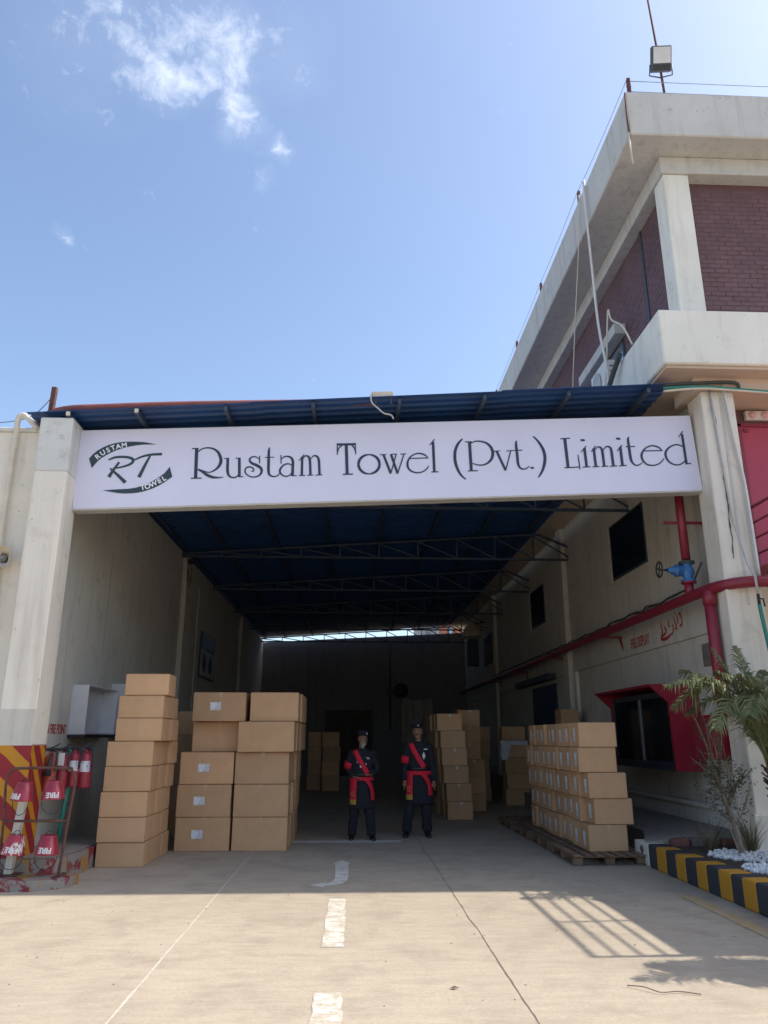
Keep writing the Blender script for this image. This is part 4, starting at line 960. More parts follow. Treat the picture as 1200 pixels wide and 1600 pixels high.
# extinguishers
def extinguisher(loc, h, r, label, co2=False, lab=True, rzv=0):
    e = thing('fire_extinguisher', label, 'extinguisher', loc, rzv, 'fire extinguishers at the fire point')
    MB().lathe([(0,0),(r*.9,0),(r,.02),(r,h*.80),(r*.86,h*.87),(r*.45,h*.93),(r*.34,h*.95),(r*.34,h),(0,h)], (0,0,0), (0,0,1), 20).build('cylinder', M['bucket'] if not co2 else M['red_co2'], e)
    MB().box(-.03, .03, -.025, .025, h, h+.05, .008).build('valve', M['black_iron'], e)
    MB().bar((.0,0,h+.045), (.11,-.02,h+.10), .02, .012).build('lever', M['black_iron'], e)
    MB().bar((.0,0,h+.03), (.10,-.02,h+.035), .02, .012).build('carry_handle', M['black_iron'], e)
    MB().tube(catmull([(.02,-.02,h+.02), (.10,-.07,h-.02), (r+.03,-.09,h*.72), (r+.02,-.08,h*.5)], 5), .013, 8).build('hose', M['black_iron'], e)
    if lab:
        mb = MB(); n = 8; vs = []
        for zz in (h*.42, h*.70):
            for i in range(n+1):
                a = -1.0+2.0*i/n; vs.append(((r+.0015)*math.sin(a), -(r+.0015)*math.cos(a), zz))
        mb.add(vs, [(i, i+1, n+2+i, n+1+i) for i in range(n)], True); mb.build('instruction_label', M['label'], e)
    if co2: MB().tube([(r*.6, -.10, h*.95), (r*.5, -.12, h*.70), (r*.3, -.13, h*.40)], [.02,.03,.05], 12).build('discharge_horn', M['black_iron'], e)
    return e
M['red_co2'] = simple('orange_red_paint', (0.46, 0.075, 0.055), 0.4, 0.15, 6, 0.08)
extinguisher((-3.93, 10.60, 0.98), .50, .075, 'orange red extinguisher with black discharge horn nearest the striped column', True, False)
extinguisher((-3.83, 10.78, 0.96), .52, .07, 'slim red extinguisher with a white tag hanging behind the horn', False, False)
tagp = bpy.data.objects['fire_extinguisher.001']
MB().box(-.04, .04, -.078, -.075, .34, .50).build('paper_tag', M['white_plastic'], tagp)
extinguisher((-3.74, 10.95, 1.02), .48, .075, 'red extinguisher with black hose, second from the right in the row', False, True)
extinguisher((-3.62, 11.05, 1.0), .50, .09, 'rightmost red extinguisher with a torn white label', False, True)
ra = thing('extinguisher_rail', 'dark wall bracket rail carrying the row of extinguishers', 'rail', (-3.98, 10.95, 1.5))
MB().bar((-.2, -.2, .0), (.45, .16, .0), .03, .04).build('bar', M['black_iron'], ra)
MB().bar((-.22, .25, .0), (.28, .07, .0), .03, .03).build('arm', M['black_iron'], ra)
MB().tube([(.16, -.02, 0.0), (.18, .0, -.55), (.12, .02, -1.23)], .028, 8).build('support_pipe', M['green_hose'], ra)
# wall cabinets
def cabinet(y0, y1, z0, z1, d, label, items):
    c = thing('open_wall_cabinet', label, 'cabinet', (-4.2, (y0+y1)/2, z0), 0, 'white cabinets on the left hall wall')
    h = (y1-y0)/2; H = z1-z0
    MB().box(0, .012, -h, h, 0, H).build('back', M['cabinet_white'], c)
    for s in (-1, 1): MB().box(.012, d, s*h-.008, s*h+.008, 0, H, .003).build('side_panel', M['cabinet_white'], c)
    MB().box(.012, d, -h+.0085, h-.0085, H-.016, H-.001, .003).build('top_panel', M['cabinet_white'], c)
    MB().box(.012, d+.01, -h+.0085, h-.0085, 0.001, .02, .003).build('bottom_panel', M['cabinet_white'], c)
    MB().box(.002, d+.015, -h-.01, h+.01, -.045, -.002, .003).build('shelf_base', M['black_iron'], c)
    rr = random.Random(int(y0*10))
    for i in range(items):
        yy = -h+.1+i*(2*h-.2)/max(items-1, 1)
        for zz in (.03, .38): MB().box(.04, .04+rr.uniform(.06,.12), yy-.05, yy+.05, zz, zz+rr.uniform(.12,.26), .006).build('stored_item', rr.choice([M['green_hose'], M['black_iron'], M['blue_valve'], M['steel']]), c)
cabinet(11.86, 13.30, 1.70, 2.42, .25, 'empty white open cabinet on the left wall beside the carton tower', 0)
cabinet(13.75, 15.2, 1.72, 2.56, .25, 'white open cabinet holding gear, mostly behind the carton tower', 5)
# horn speaker
hs = thing('horn_loudspeaker', 'cream horn loudspeaker on the outer wall at the left edge', 'loudspeaker', (-4.83, 10.36, 4.03))
ring = [(1.0, -.10), (1.04, -.105), (1.04, -.09), (.62, .0), (.40, .06), (.36, .08)]
vs = []; seg = 28
def sq(a, r):
    c, s = math.cos(a), math.sin(a); kf = (abs(c)**4+abs(s)**4)**-.25; return (r*c*kf, r*s*kf)
for r_, y_ in ring:
    for i in range(seg):
        x, z = sq(2*math.pi*i/seg, r_*.145); vs.append((x, y_, z))
fs = [(i*seg+q, i*seg+(q+1)%seg, (i+1)*seg+(q+1)%seg, (i+1)*seg+q) for i in range(len(ring)-1) for q in range(seg)]
MB().add(vs, fs, True).build('horn', M['cream_pvc'], hs)
MB().lathe([(0,.035),(.018,.034),(.024,.02),(.05,.0),(.056,-.03),(.056,-.06)], (0, .0, 0), (0,-1,0), 18).build('driver', M['steel'], hs)
MB().tube([(.02,.06,-.10), (.03,.10,-.03)], .02, 8).build('mount', M['steel'], hs)
# pipes at the top left
tag(MB().tube(catmull([(-4.86, 10.38, 3.0), (-4.90, 10.38, 4.6), (-4.90, 10.38, 5.8), (-4.90, 10.38, 6.10), (-4.84, 10.38, 6.17), (-4.74, 10.36, 6.10), (-4.56, 10.30, 5.92)], 6), .040, 10).build('white_bent_pipe', M['cream_pvc']), 'cream plastic pipe bending over the top of the outer wall', 'pipe')
tag(MB().tube(catmull([(-4.50, 10.40, 6.02), (-4.50, 10.40, 5.3), (-4.50, 10.40, 4.5), (-4.53, 10.39, 4.25), (-4.58, 10.38, 3.95)], 5), .022, 8).build('thin_white_pipe', M['white_plastic']), 'thin white conduit between the outer wall and the gate column', 'pipe')
tag(MB().tube(catmull([(-4.78, 10.75, 5.7), (-4.78, 10.72, 6.02), (-4.74, 10.66, 6.13), (-4.62, 10.5, 6.19), (-4.2, 10.25, 6.21), (-3.6, 10.2, 6.235), (-2.4, 10.2, 6.30), (0.3, 10.25, 6.42)], 6), .052, 12).build('rusty_roof_pipe', M['red_oxide']), 'rusty red pipe running over the edge of the blue roof', 'pipe')
o = MB().bar((0,0,-.1), (.02,0,.60), .07, .07, (0,1,0), .004).build('rusty_post', M['rust']); o.location = (-4.42, 10.3, 5.98); tag(o, 'rusty steel post rising above the gate column', 'post')
tag(MB().tube(catmull([(-8, 10.5, 6.2), (-6, 10.5, 6.08), (-4.9, 10.5, 6.15), (-4.42, 10.32, 6.45)], 5), .006, 5).build('thin_wire', M['dark_cable']), 'thin wire running from the rusty post off to the left', 'wire')
# lamp on the eave
lp = thing('roof_lamp', 'pale box floodlight on the blue roof edge with dangling cable', 'lamp', (0.40, 10.12, 6.40))
rot = Matrix.Rotation(R(-2.5), 3, 'Y') @ Matrix.Rotation(R(20), 3, 'X')
MB().obox((0,0,.07), (.155,.10,.045), rot, .01).build('case', M['cream_pvc'], lp)
MB().obox((0,-.03,.022), (.14,.07,.006), rot, .002).build('lens', M['steel'], lp)
for xx in (-.09, .13): MB().box(xx-.006, xx+.006, -.01, .01, -.06, .04).build('bracket', M['steel'], lp)
MB().tube(catmull([(-.15,-.06,.05), (-.17,-.14,-.02), (-.155,-.17,-.13), (-.08,-.18,-.21), (.02,-.16,-.29), (.12,-.15,-.31), (.16,-.12,-.36)], 5), .011, 6).build('cable', M['grey_plastic'], lp)
# framed board on left hall wall
bd = thing('notice_board', 'dark framed notice board on the left hall wall above the cartons', 'board', (-4.19, 22.3, 3.25))
MB().box(0, .03, -1.1, 1.1, 0, 1.25, .006).build('frame', M['frame_dark'], bd)
MB().box(.031, .036, -1.03, 1.03, .06, .78).build('panel', M['grey_plastic'], bd)
MB().box(.031, .036, -1.03, 1.03, .84, 1.19).build('title_strip', M['blue_sheet'], bd)
for yy in (-.5, .45): MB().lathe([(0,.004),(.26,.004),(.26,0)], (.037, yy, .42), (1,0,0), 20).build('emblem', M['frame_dark'], bd)
jb = thing('junction_box', 'small dark box with curled wires at the top of the left wall pilaster', 'junction box', (-4.05, 18.5, 5.6))
MB().box(-.03, .10, -.12, .12, .2, .28, .005).build('case', M['black_iron'], jb)
rr = random.Random(4)
for i in range(5):
    MB().tube(catmull([(0,-.1,.2), (.03,-.25-.1*rr.random(),.05-.1*i), (.05,.0,-.2-.05*i), (.03,.2,.05), (0,.1,.2)], 5), .006, 5).build('wire', M['dark_cable'], jb)
wl_ = thing('wall_lamp', 'pale round lamp hanging high at the far end of the right wall', 'lamp', (4.85, 30.5, 5.55))
MB().lathe([(0,.55),(.10,.54),(.22,.44),(.36,.22),(.42,.0),(.40,-.01),(.34,.2),(0,.4)], (0,0,0), (0,0,1), 18).build('shade', M['cream_pvc'], wl_)
MB().tube([(0,0,.5), (.55,0,.62)], .03, 6).build('arm', M['black_iron'], wl_)
MB().box(-.22,.22,-.2,.2,-1.15,-.1,.01).build('control_box', M['frame_dark'], wl_)

# ================================================================== CARTONS
_cm = {}
def box_mesh(key, mat, *dims):
    if key not in _cm:
        mb = MB()
        if key[0] == 'body':
            w, d, h = dims
            mb.box(-w/2, w/2, -d/2, d/2, 0, h, 0.007)

            for e in (-1, 1):
                xa, xb = (-w/2+.018, -.003) if e < 0 else (.003, w/2-.018)
                mb.add([(xa, -d/2-.0004, .015), (xb, -d/2-.0022, .015), (xb, -d/2-.0022, h-.015), (xa, -d/2-.0004, h-.015), ((xa+xb)/2, -d/2-.007, h*.5)], [(0,1,4),(1,2,4),(2,3,4),(3,0,4)], True)
            mb.add([(-w/2, -d/2+.02, .02), (-w/2, d/2-.02, .02), (-w/2, d/2-.02, h-.02), (-w/2, -d/2+.02, h-.02), (-w/2-.006, 0, h*.5)], [(0,1,4),(1,2,4),(2,3,4),(3,0,4)], True)
            for s in (-1, 1):                       # closing flaps, a little proud with a seam between
                mb.box(-w/2+.006, w/2-.006, (0.003 if s > 0 else -d/2+.004), (d/2-.004 if s > 0 else -.003), h, h+.004)
        elif key[0] == 'tape':
            w, d, h = dims
            mb.box(-.030, .030, -d/2-.0012, -d/2-.0002, h-.075, h).box(-.030, .030, -d/2-.001, d/2, h+.0042, h+.0052)
        elif key[0] == 'lab_f':
            w, d, h = dims; mb.box(-.085, .085, -d/2-.0095, -d/2-.0075, h*.5-.06, h*.5+.065)
        elif key[0] == 'lab_s':
            w, d, h = dims; mb.box(-w/2-.0085, -w/2-.0065, -.055, .055, h*.5-.10, h*.5+.09)
        elif key[0] == 'stick':
            w, d, h = dims; mb.box(-.035, .035, -d/2-.0016, -d/2-.0004, h-.065, h-.01)
        me = mb.mesh(key[0]); me.materials.append(mat); _cm[key] = me
    return _cm[key]
crnd = random.Random(77)
def carton(x0, y0, z0, w, d, h, label, group, face=None, tape=True, jit=1.0, mat='card'):
    w, d, h = round(w, 2), round(d, 2), round(h, 3)
    o = link('carton', box_mesh(('body', w, d, h, mat), M[mat], w, d, h))
    o.location = (x0+w/2, y0+d/2, z0); o.rotation_euler = (R(crnd.uniform(-.2, .2)), R(crnd.uniform(-.25, .25)), R(crnd.uniform(-1.5, 1.5)*jit))
    tag(o, label, 'carton', group)
    if tape: link('tape', box_mesh(('tape', d, h), M['tape'], w, d, h), o).location = (crnd.uniform(-.02, .02), 0, 0)
    if face == 'front': link('shipping_label', box_mesh(('lab_f', d, h), M['label'], w, d, h), o).location = (crnd.uniform(-.09, -.03), 0, crnd.uniform(-.02, .02))
    if face == 'side': link('shipping_label', box_mesh(('lab_s', w, h), M['label'], w, d, h), o).location = (0, crnd.uniform(-.06, .02), crnd.uniform(-.01, .01))
    if face == 'sticker': link('sticker', box_mesh(('stick', d, h), M['label'], w, d, h), o).location = (crnd.uniform(-.03, .05), 0, 0)
    return o
DEPTH = ['front', 'second', 'third', 'fourth', 'fifth', 'sixth', 'seventh', 'eighth', 'ninth', 'tenth', 'eleventh', 'twelfth', 'rearmost']
# tower A beside the fire point
za = [0, .31, .625, .95, 1.28, 1.61, 1.92, 2.23, 2.53]
xa = [-3.38, -3.39, -3.39, -3.37, -3.36, -3.27, -3.26, -3.20]
for r in range(8):
    h = za[r+1]-za[r]-.006
    nd = 3 if r < 5 else 2 if r < 7 else 1
    for dd in range(nd):
        lb = ('%s carton from the floor in the eight high tower by the fire buckets' % ORD[r]) if dd == 0 else ('%s carton from the floor, %s one back in the tower by the fire buckets' % (ORD[r], ['', 'one', 'two'][dd]))
        if dd: lb = '%s level carton, %s behind the tower front by the fire buckets' % (ORD[r], ['', 'one', 'two'][dd])
        carton(xa[r]+(crnd.uniform(-.015,.03) if dd else 0), 11.08+dd*.475+(crnd.uniform(0,.02)), za[r], .63 if r < 7 else .61, .455, h-.004, lb, 'cartons stacked by the fire point', None, dd == 0 and r % 3 == 2, .8)
# big pair of stacks B
zb = [0, .485, .962, 1.44, 1.905, 2.36]
G = 'big cartons stacked in the middle left'
for r in range(5):
    h = zb[r+1]-zb[r]-.006
    x1 = [-2.66, -2.67, -2.66, -2.54, -2.53][r]
    carton(x1, [12.55, 12.55, 12.56, 12.78, 12.58][r], zb[r], .83 if r < 3 else .84, .55, h-.004, '%s carton up in the left column of the big pair%s' % (ORD[r], ', without a label' if r == 3 else ', with white label'), G, None if r == 3 else 'front', True, .6)
    for dd in range(5):
        x2 = [-1.80, -1.80, -1.80, -1.77, -1.62][r] + (crnd.uniform(-.01, .05) if dd else 0)
        w2 = .84 if r < 3 else .88 if r == 3 else .77
        lb = '%s carton from the floor in the right column of the big carton pair' % ORD[r] if dd == 0 else '%s level carton, %s deep in the right column of the big pair' % (ORD[r], DEPTH[dd])
        if r == 4 and dd == 4: continue
        carton(x2, [12.55, 12.54, 12.55, 12.46, 12.60][r] + dd*.5, zb[r], w2, .48, h-.004, lb, G, None, dd == 0, .6)
carton(-2.5, 13.2, 1.905, .83, .5, .445, 'top carton just behind the labelled top carton of the big pair', G, None, False)
for dd in range(1, 3):
    carton(-2.62, 12.55+dd*.6, 0, .82, .56, .475, 'floor carton hidden %s behind the left column of the big pair' % ['', 'first', 'second'][dd], G, None, False)
# dim stack C between A and B
for r in range(5):
    carton(-3.45, 14.6, r*.425, .62, .5, .418, '%s carton from the floor in the dim stack between the two carton groups' % ORD[r], 'cartons in the shade behind', None, True, 1)
    if r < 4: carton(-2.78, 14.75, r*.425, .6, .5, .418, '%s carton from the floor in the shade behind the left big column' % ORD[r], 'cartons in the shade behind', None, True, 1)
# stack D behind the right guard
xd = [2.06, 2.05, 1.99, 1.97, 1.94, 1.88]
GD = 'cartons stacked behind the right guard'
for r in range(6):
    for dd in range(4):
        lb = '%s carton from the floor in the front column behind the right guard' % ORD[r] if dd == 0 else '%s level carton, %s row deep in the column behind the right guard' % (ORD[r], DEPTH[dd])
        carton(xd[r]+(crnd.uniform(-.07, .0) if dd else 0), 17.0+dd*.5, r*.36, .54, .47, .352, lb, GD, 'sticker' if dd == 0 and r != 4 else None, dd == 0, .8)
    carton(2.68+.0*r-(.09*(r > 2)), 18.95, r*.385, .54, .5, .377, '%s carton from the floor in the darker rear column right of the guard stack' % ORD[r], GD, 'sticker' if r > 1 else None, True, .8)
# pallets and row E
PY = 10.92
def make_pallet(y0, label):
    p = thing('wooden_pallet', label, 'pallet', (3.02, y0, 0), 0, 'pallets under the labelled cartons')
    rr = random.Random(int(y0*100)); L = 1.34
    for i in range(7):
        o = MB().box(0, .105, 0, L-rr.uniform(0,.02), 0, .02, .003).build('slat', M['wood'], p); o.location = (i*.150+rr.uniform(-.006,.006), 0, .118); o.rotation_euler = (0, 0, rr.uniform(-.008, .008))
    for yy in (.05, .62, 1.19): MB().box(.0, 1.005, yy, yy+.10, .097, .117, .003).build('stringer', M['wood'], p)
    for yy in (.05, .62, 1.19):
        for xx in (.0, .44, .88): MB().box(xx, xx+.125, yy, yy+.10, .022, .0965, .005).build('block', M['wood'], p)
    for xx in (.0, .44, .88): MB().box(xx, xx+.11, .03, L-.03, 0, .0215, .003).build('runner', M['wood'], p)
for i in range(4):
    make_pallet(PY+i*1.385, ['wooden pallet nearest the camera under the labelled cartons', 'second wooden pallet from the front of the labelled carton row', 'third wooden pallet from the front of the labelled carton row', 'rearmost wooden pallet of the labelled carton row'][i])
xe = [3.33, 3.44, 3.38, 3.28, 3.30]
GE = 'labelled cartons on the pallets'
for r in range(5):
    yy = 11.24 + [0, .02, .0, .06, .04][r]
    for dd in range(9):
        d = crnd.choice([.38, .40, .42, .36]); 
        x = xe[r] if dd == 0 else [3.33, 3.36, 3.31, 3.27, 3.29][r] + crnd.choice([0, 0, .0, .03, -.015, .05])
        lb = '%s carton from the pallet at the near end of the labelled row' % ORD[r] if dd == 0 else '%s carton from the near end, %s level of the labelled row on pallets' % (ORD[dd], ORD[r])
        if r == 4 and dd > 7: continue
        carton(x, yy, .14+r*.346, .55, d-.012, .338, lb, GE, 'side', dd == 0, .5)
        yy += d
# far dim stacks
for c, (x, y, n, w) in enumerate(((-1.42, 26.6, 4, .44), (-.92, 26.2, 4, .56), (4.0, 20.4, 4, .62), (3.35, 21.8, 5, .5), (4.75, 17.6, 5, .42), (3.4, 26.0, 5, .7))):
    for r in range(n):
        hh = .46 if c < 2 else .39
        carton(x+crnd.uniform(-.03,.03), y, r*hh + (0.33 if c == 4 else 0), w, .5, hh-.008, '%s carton up in the dim %s' % (ORD[r], ['far narrow stack left of the guards', 'far wider stack left of the guards', 'stack draped with white cloth', 'stack left of the cloth draped stack', 'stack behind the labelled carton row', 'farthest stack at the back right'][c]), 'dim cartons deep in the hall', None, True, 1.5)
# white cloth on the dim stack
def drape(name, label, fn, nu, nv, mat, th=0.006):
    vs = []
    for off in (0, 1):
        for i in range(nu+1):
            for j in range(nv+1):
                p = Vector(fn(i/nu, j/nv)); vs.append(p + Vector((0, th*off, th*off*.3)))
    n = (nu+1)*(nv+1); fs = []
    for o in (0, n):
        for i in range(nu):
            for j in range(nv):
                a = o+i*(nv+1)+j; fs.append((a, a+1, a+nv+2, a+nv+1))
    return tag(MB().add(vs, fs, True).build(name, mat, None, False), label, 'cloth')
def cl(u, v):
    x = 3.90+u*.70; hang = .10+.38*max(0.0, min(1.0, (.34-u)/.12)); f = v*(.35+hang)
    if f < .35: return (x, 20.72-f, 1.580+.010*abs(math.sin(u*31+v*9)))
    return (x+.01*math.sin(v*14), 20.365-.02*abs(math.sin(u*24)), 1.580-(f-.35))
carton(4.05, 20.95, 1.56, .62, .5, .38, 'carton set back on top of the cloth draped dim stack', 'dim cartons deep in the hall', None, True, 1)
drape('white_cloth', 'white cloth draped over the dim carton stack behind the pallet row', cl, 30, 10, M['white_cloth'])
# things at the far wall
def bn(u, v): return (2.35+u*1.45, 36.2-.05*math.sin(u*11+v*3)-.04*math.sin(u*23)-.10*v*(1-v)*abs(math.sin(u*7)), 3.45-v*2.05-.12*math.sin(u*math.pi)*(1-v))
drape('hanging_cloth', 'grey cloth sheet hung on the far wall behind the right guard', bn, 36, 14, M['grey_cloth'])
bx = thing('far_door', 'dim double door in the far wall behind the left guard', 'door', (-.1, 36.25, 0))
MB().box(-1.1, 1.1, -.04, .03, 0, 2.9, .01).build('frame', M['frame_dark'], bx)
for s in (-1, 1): MB().box(s*.52-.48, s*.52+.48, -.06, -.041, .05, 2.8, .01).build('leaf', simple('dim_brown_door', (0.10, 0.08, 0.07), 0.7, 0.2, 3, 0.1), bx)
tag(MB().tube([(1.82, 36.22, 2.0), (1.82, 36.22, 6.0)], .035, 8).build('wall_conduit', M['frame_dark']), 'dark vertical conduit on the far wall above the guards', 'pipe')
wf = thing('wall_fan', 'small dark wall fan on the far wall between the guards', 'fan', (2.0, 35.9, 3.75))
MB().lathe([(0,0),(.08,.02),(.30,.05),(.34,.08),(.32,.12),(0,.12)], (.3, 0, 0), (0,-1,0), 20).build('cage', M['frame_dark'], wf)
MB().tube([(.3,.02,0), (.3,.3,-.1)], .03, 6).build('arm', M['frame_dark'], wf)
MB().box(-.35, -.1, -.05, .2, -.18, .1, .01).build('motor_box', M['frame_dark'], wf)

# ================================================================== GUARDS
def remesh(mb, name, vox, mat, parent, smooth_it=4):
    me = mb.mesh(name); ob = link(name+'_tmp', me)
    m_ = ob.modifiers.new('r', 'REMESH'); m_.mode = 'VOXEL'; m_.voxel_size = vox; m_.use_smooth_shade = True
    s_ = ob.modifiers.new('s', 'SMOOTH'); s_.factor = 0.5; s_.iterations = smooth_it
    me2 = to_mesh(ob); me2.name = name; me2.materials.clear(); me2.materials.append(mat)
    for p in me2.polygons: p.use_smooth = True
    return link(name, me2, parent)
def wrinkle(ob, amp, sx, sz, seed):
    rr = random.Random(seed); ph = [rr.uniform(0, 6) for _ in range(6)]
    for v in ob.data.vertices:
        x, y, z = v.co; a = math.atan2(y, x)
        d = amp*(math.sin(z*sz+a*2+ph[0]) + .7*math.sin(z*sz*1.9-a*3+ph[1]) + .6*math.sin(a*sx+z*4+ph[2]))
        n = v.normal; v.co = v.co + n*d
def guard(label, loc, rzv, H, arms, feet, beard, badge, turn):
    s = H/1.76
    g = thing('person', label, 'person', loc, rzv); g.scale = (s, s, s)
    FL, FR = feet                                       # foot centres (x, y)
    b = MB()
    b.loft([(0,0,.86,.10,.08),(0,0,.92,.15,.10),(0,0,1.05,.135,.09),(0,0,1.25,.15,.095),(0,0,1.38,.165,.09),(0,.005,1.44,.13,.075),(0,.008,1.485,.065,.06),(0,.005,1.53,.052,.056),(0,0,1.58,.052,.056)])
    b.loft([(0,-.05,1.525,.022,.022),(0,-.045,1.54,.042,.045),(0,-.028,1.57,.058,.075),(0,-.012,1.61,.068,.092),(0,-.004,1.65,.073,.098),(0,.002,1.69,.074,.098),(0,.006,1.725,.066,.088),(0,.01,1.75,.045,.06),(0,.01,1.763,.015,.02)], 20)
    b.tube([(0,-.098,1.668), (0,-.118,1.622), (0,-.104,1.612)], [.010,.016,.010], 8)
    b.tube([(-.03,-.092,1.683), (.03,-.092,1.683)], .011, 6)
    b.tube([(-.022,-.098,1.588), (.022,-.098,1.588)], .008, 6)
    for e in (-1, 1):
        b.obox((e*.078, .01, 1.64), (.008, .018, .03), Matrix.Rotation(e*.3, 3, 'Z'), .006)
    for e, F in ((-1, FL), (1, FR)):
        b.tube([(e*.085,0,.90), (e*.09+.3*(F[0]-e*.09), -.01, .50), (F[0], F[1]+.03, .10)], [.085,.06,.042], 10)
        b.tube([(F[0], F[1]+.05, .05), (F[0]+e*.02, F[1]-.12, .035)], [.035,.03], 8)
    sl = MB()
    for e in (-1, 1):
        sh, el, wr, hd = [Vector(p) for p in arms[e]]
        b.tube([sh, el, wr], [.048,.040,.027], 10)
        dr_ = (hd-wr).normalized(); sd = Vector((0,-1,0)) if abs(dr_.y) < .7 else Vector((1,0,0)); sd = (sd - dr_*sd.dot(dr_)).normalized(); nr = dr_.cross(sd)
        b.tube([wr, wr+dr_*.045, wr+dr_*.095], [.026,.036,.034], 10, True, .55)
        for fi, ln in enumerate((.070,.080,.074,.058)):
            p0 = wr+dr_*.085+sd*(.027-.018*fi); p1 = p0+dr_*ln*.5+nr*(-e)*.006; p2 = p0+dr_*ln*.9+nr*(-e)*.02
            b.tube([p0, p1, p2], [.0095,.009,.007], 7)
        t0 = wr+dr_*.035+sd*.028; b.tube([t0, t0+dr_*.035+sd*.018, t0+dr_*.065+sd*.016], [.012,.010,.008], 7)
        sl.tube([sh+Vector((-e*.03,0,.02)), sh, sh.lerp(el,.5), el, el.lerp(wr,.5), wr+dr_*.005], [.065,.072,.062,.057,.050,.043], 12)
    remesh(b, 'body', .0075, M['skin'], g, 2)
    sl.loft([(0,.005,1.492,.085,.075),(0,.0,1.465,.13,.09),(0,0,1.42,.185,.105),(0,-.005,1.33,.195,.128),(0,-.005,1.2,.182,.128),(0,-.005,1.06,.178,.130),(0,0,1.0,.186,.135),(0,0,.9,.198,.142),(0,0,.75,.212,.148),(0,0,.62,.224,.152),(0,0,.50,.232,.155)], 24)
    kz = remesh(sl, 'long_shirt', .013, M['cloth_dark'], g, 5); wrinkle(kz, .0035, 7, 18, int(H*100))
    tr_ = MB()
    for e, F in ((-1, FL), (1, FR)):
        kx = e*.10+.45*(F[0]-e*.10)
        tr_.tube([(e*.09,0,.95), (e*.10,0,.72), (kx,-.015,.45), (F[0]-.1*e*.1,F[1]+.02,.22), (F[0],F[1]+.02,.10), (F[0],F[1]+.02,.062)], [.108,.098,.086,.082,.078,.068], 14)
    to = remesh(tr_, 'trousers', .013, M['cloth_dark'], g, 4); wrinkle(to, .004, 6, 30, int(H*50))
    for e, F in ((-1, FL), (1, FR)):
        sm = MB(); d = Vector((e*.16*feet_out, -1, 0)).normalized(); sd = Vector((d.y, -d.x, 0))
        secs = [(-.10,.03,.035),(-.08,.040,.052),(-.02,.042,.055),(.04,.045,.045),(.10,.047,.036),(.15,.040,.028),(.175,.020,.015)]
        vs = []; n = 12
        for q, wv, hv in secs:
            c = Vector((F[0], F[1], 0)) + d*(q+.02)
            for i in range(n):
                a = 2*math.pi*i/n; vs.append(c + sd*wv*math.cos(a) + Vector((0,0,hv + hv*max(-1,math.sin(a)*1.0))))
        fs = [(i*n+q, i*n+(q+1)%n, (i+1)*n+(q+1)%n, (i+1)*n+q) for i in range(len(secs)-1) for q in range(n)] + [tuple(range(n)), tuple((len(secs)-1)*n+q for q in range(n))]
        sm.add(vs, fs, True).build('shoe', M['leather'], g)
    def surf(x, z, off=.012):
        pr = [(1.49,.13,.09),(1.42,.185,.105),(1.33,.195,.128),(1.2,.182,.128),(1.06,.178,.130),(1.0,.186,.135),(.9,.205,.145),(.75,.222,.152),(.545,.236,.157)]
        for i in range(len(pr)-1):
            if pr[i][0] >= z >= pr[i+1][0]:
                t_ = (pr[i][0]-z)/(pr[i][0]-pr[i+1][0]); rx = pr[i][1]+(pr[i+1][1]-pr[i][1])*t_; ry = pr[i][2]+(pr[i+1][2]-pr[i][2])*t_; break
        else: rx, ry = pr[0][1:] if z > 1.4 else pr[-1][1:]
        return -(ry+off)*math.sqrt(max(.02, 1-min(.98, (x/(rx+.01))**2)))-.005
    def strip(name, path, wd, mat, off=.012, th=.006, parent=None, n=14):
        """cloth band following the chest: path (x,z) from start to end"""
        P = catmull([(p[0], p[1], 0) for p in path], 6); vs = []
        for i, p in enumerate(P):
            t_ = (P[min(i+1,len(P)-1)]-P[max(i-1,0)]).normalized(); nn = Vector((-t_.y, t_.x, 0))
            for q in (-1, -.33, .33, 1):
                xx = p.x+nn.x*wd/2*q; zz = p.y+nn.y*wd/2*q
                vs += [(xx, surf(xx, zz, off), zz), (xx, surf(xx, zz, off+th)-.001, zz)]
        m = len(P); fs = []
        for i in range(m-1):
            for q in range(3):
                a = i*8+q*2; c = a+8
                fs += [(a, a+2, c+2, c), (a+1, c+1, c+3, a+3)]
            fs += [(i*8, i*8+8, i*8+9, i*8+1), (i*8+6, i*8+7, i*8+15, i*8+14)]
        fs += [(0,1,3,5,7,6,4,2), tuple((m-1)*8+q for q in (0,2,4,6,7,5,3,1))]
        return MB().add(vs, fs, True).build(name, mat, parent or g)
    strip('shoulder_sash', [(-.135,1.462), (-.07,1.33), (.02,1.18), (.095,1.075)], .085, M['sash'])
    MB().lathe([(.181,1.025),(.196,1.027),(.196,1.083),(.181,1.085)], (0,-.002,0), (0,0,1), 28, True, None, 1.0, .73).build('belt', M['leather'], g)
    MB().lathe([(.196,.955),(.212,.960),(.206,1.018),(.192,1.022)], (0,-.002,0), (0,0,1), 28, True, None, 1.0, .74).build('waist_sash', M['sash'], g)
    hp = strip('sash_end', [(-.155,.99), (-.158,.80), (-.160,.655)], .105, M['sash'], .020)
    strip('gold_fringe', [(-.160,.655), (-.162,.60), (-.162,.575)], .105, M['gold'], .020, .006, hp)
    em = MB(); n = 14
    em.tube([(-.158+.032*math.sin(a), surf(-.158, .76, .029), .755-.040*math.cos(a)) for a in [-2.4+4.8*i/n for i in range(n+1)]], .006, 6)
    em.tube([(-.158, surf(-.158,.76,.029), .735), (-.158, surf(-.158,.76,.029), .790)], .007, 6).tube([(-.195, surf(-.158,.7,.029), .70), (-.158, surf(-.158,.7,.029), .715), (-.122, surf(-.158,.7,.029), .70)], .006, 6)
    em.build('emblem', M['gold'], hp)
    strip('sash_end', [(.06,.985), (.13,.90), (.175,.80), (.190,.64)], .070, M['sash'], .020)
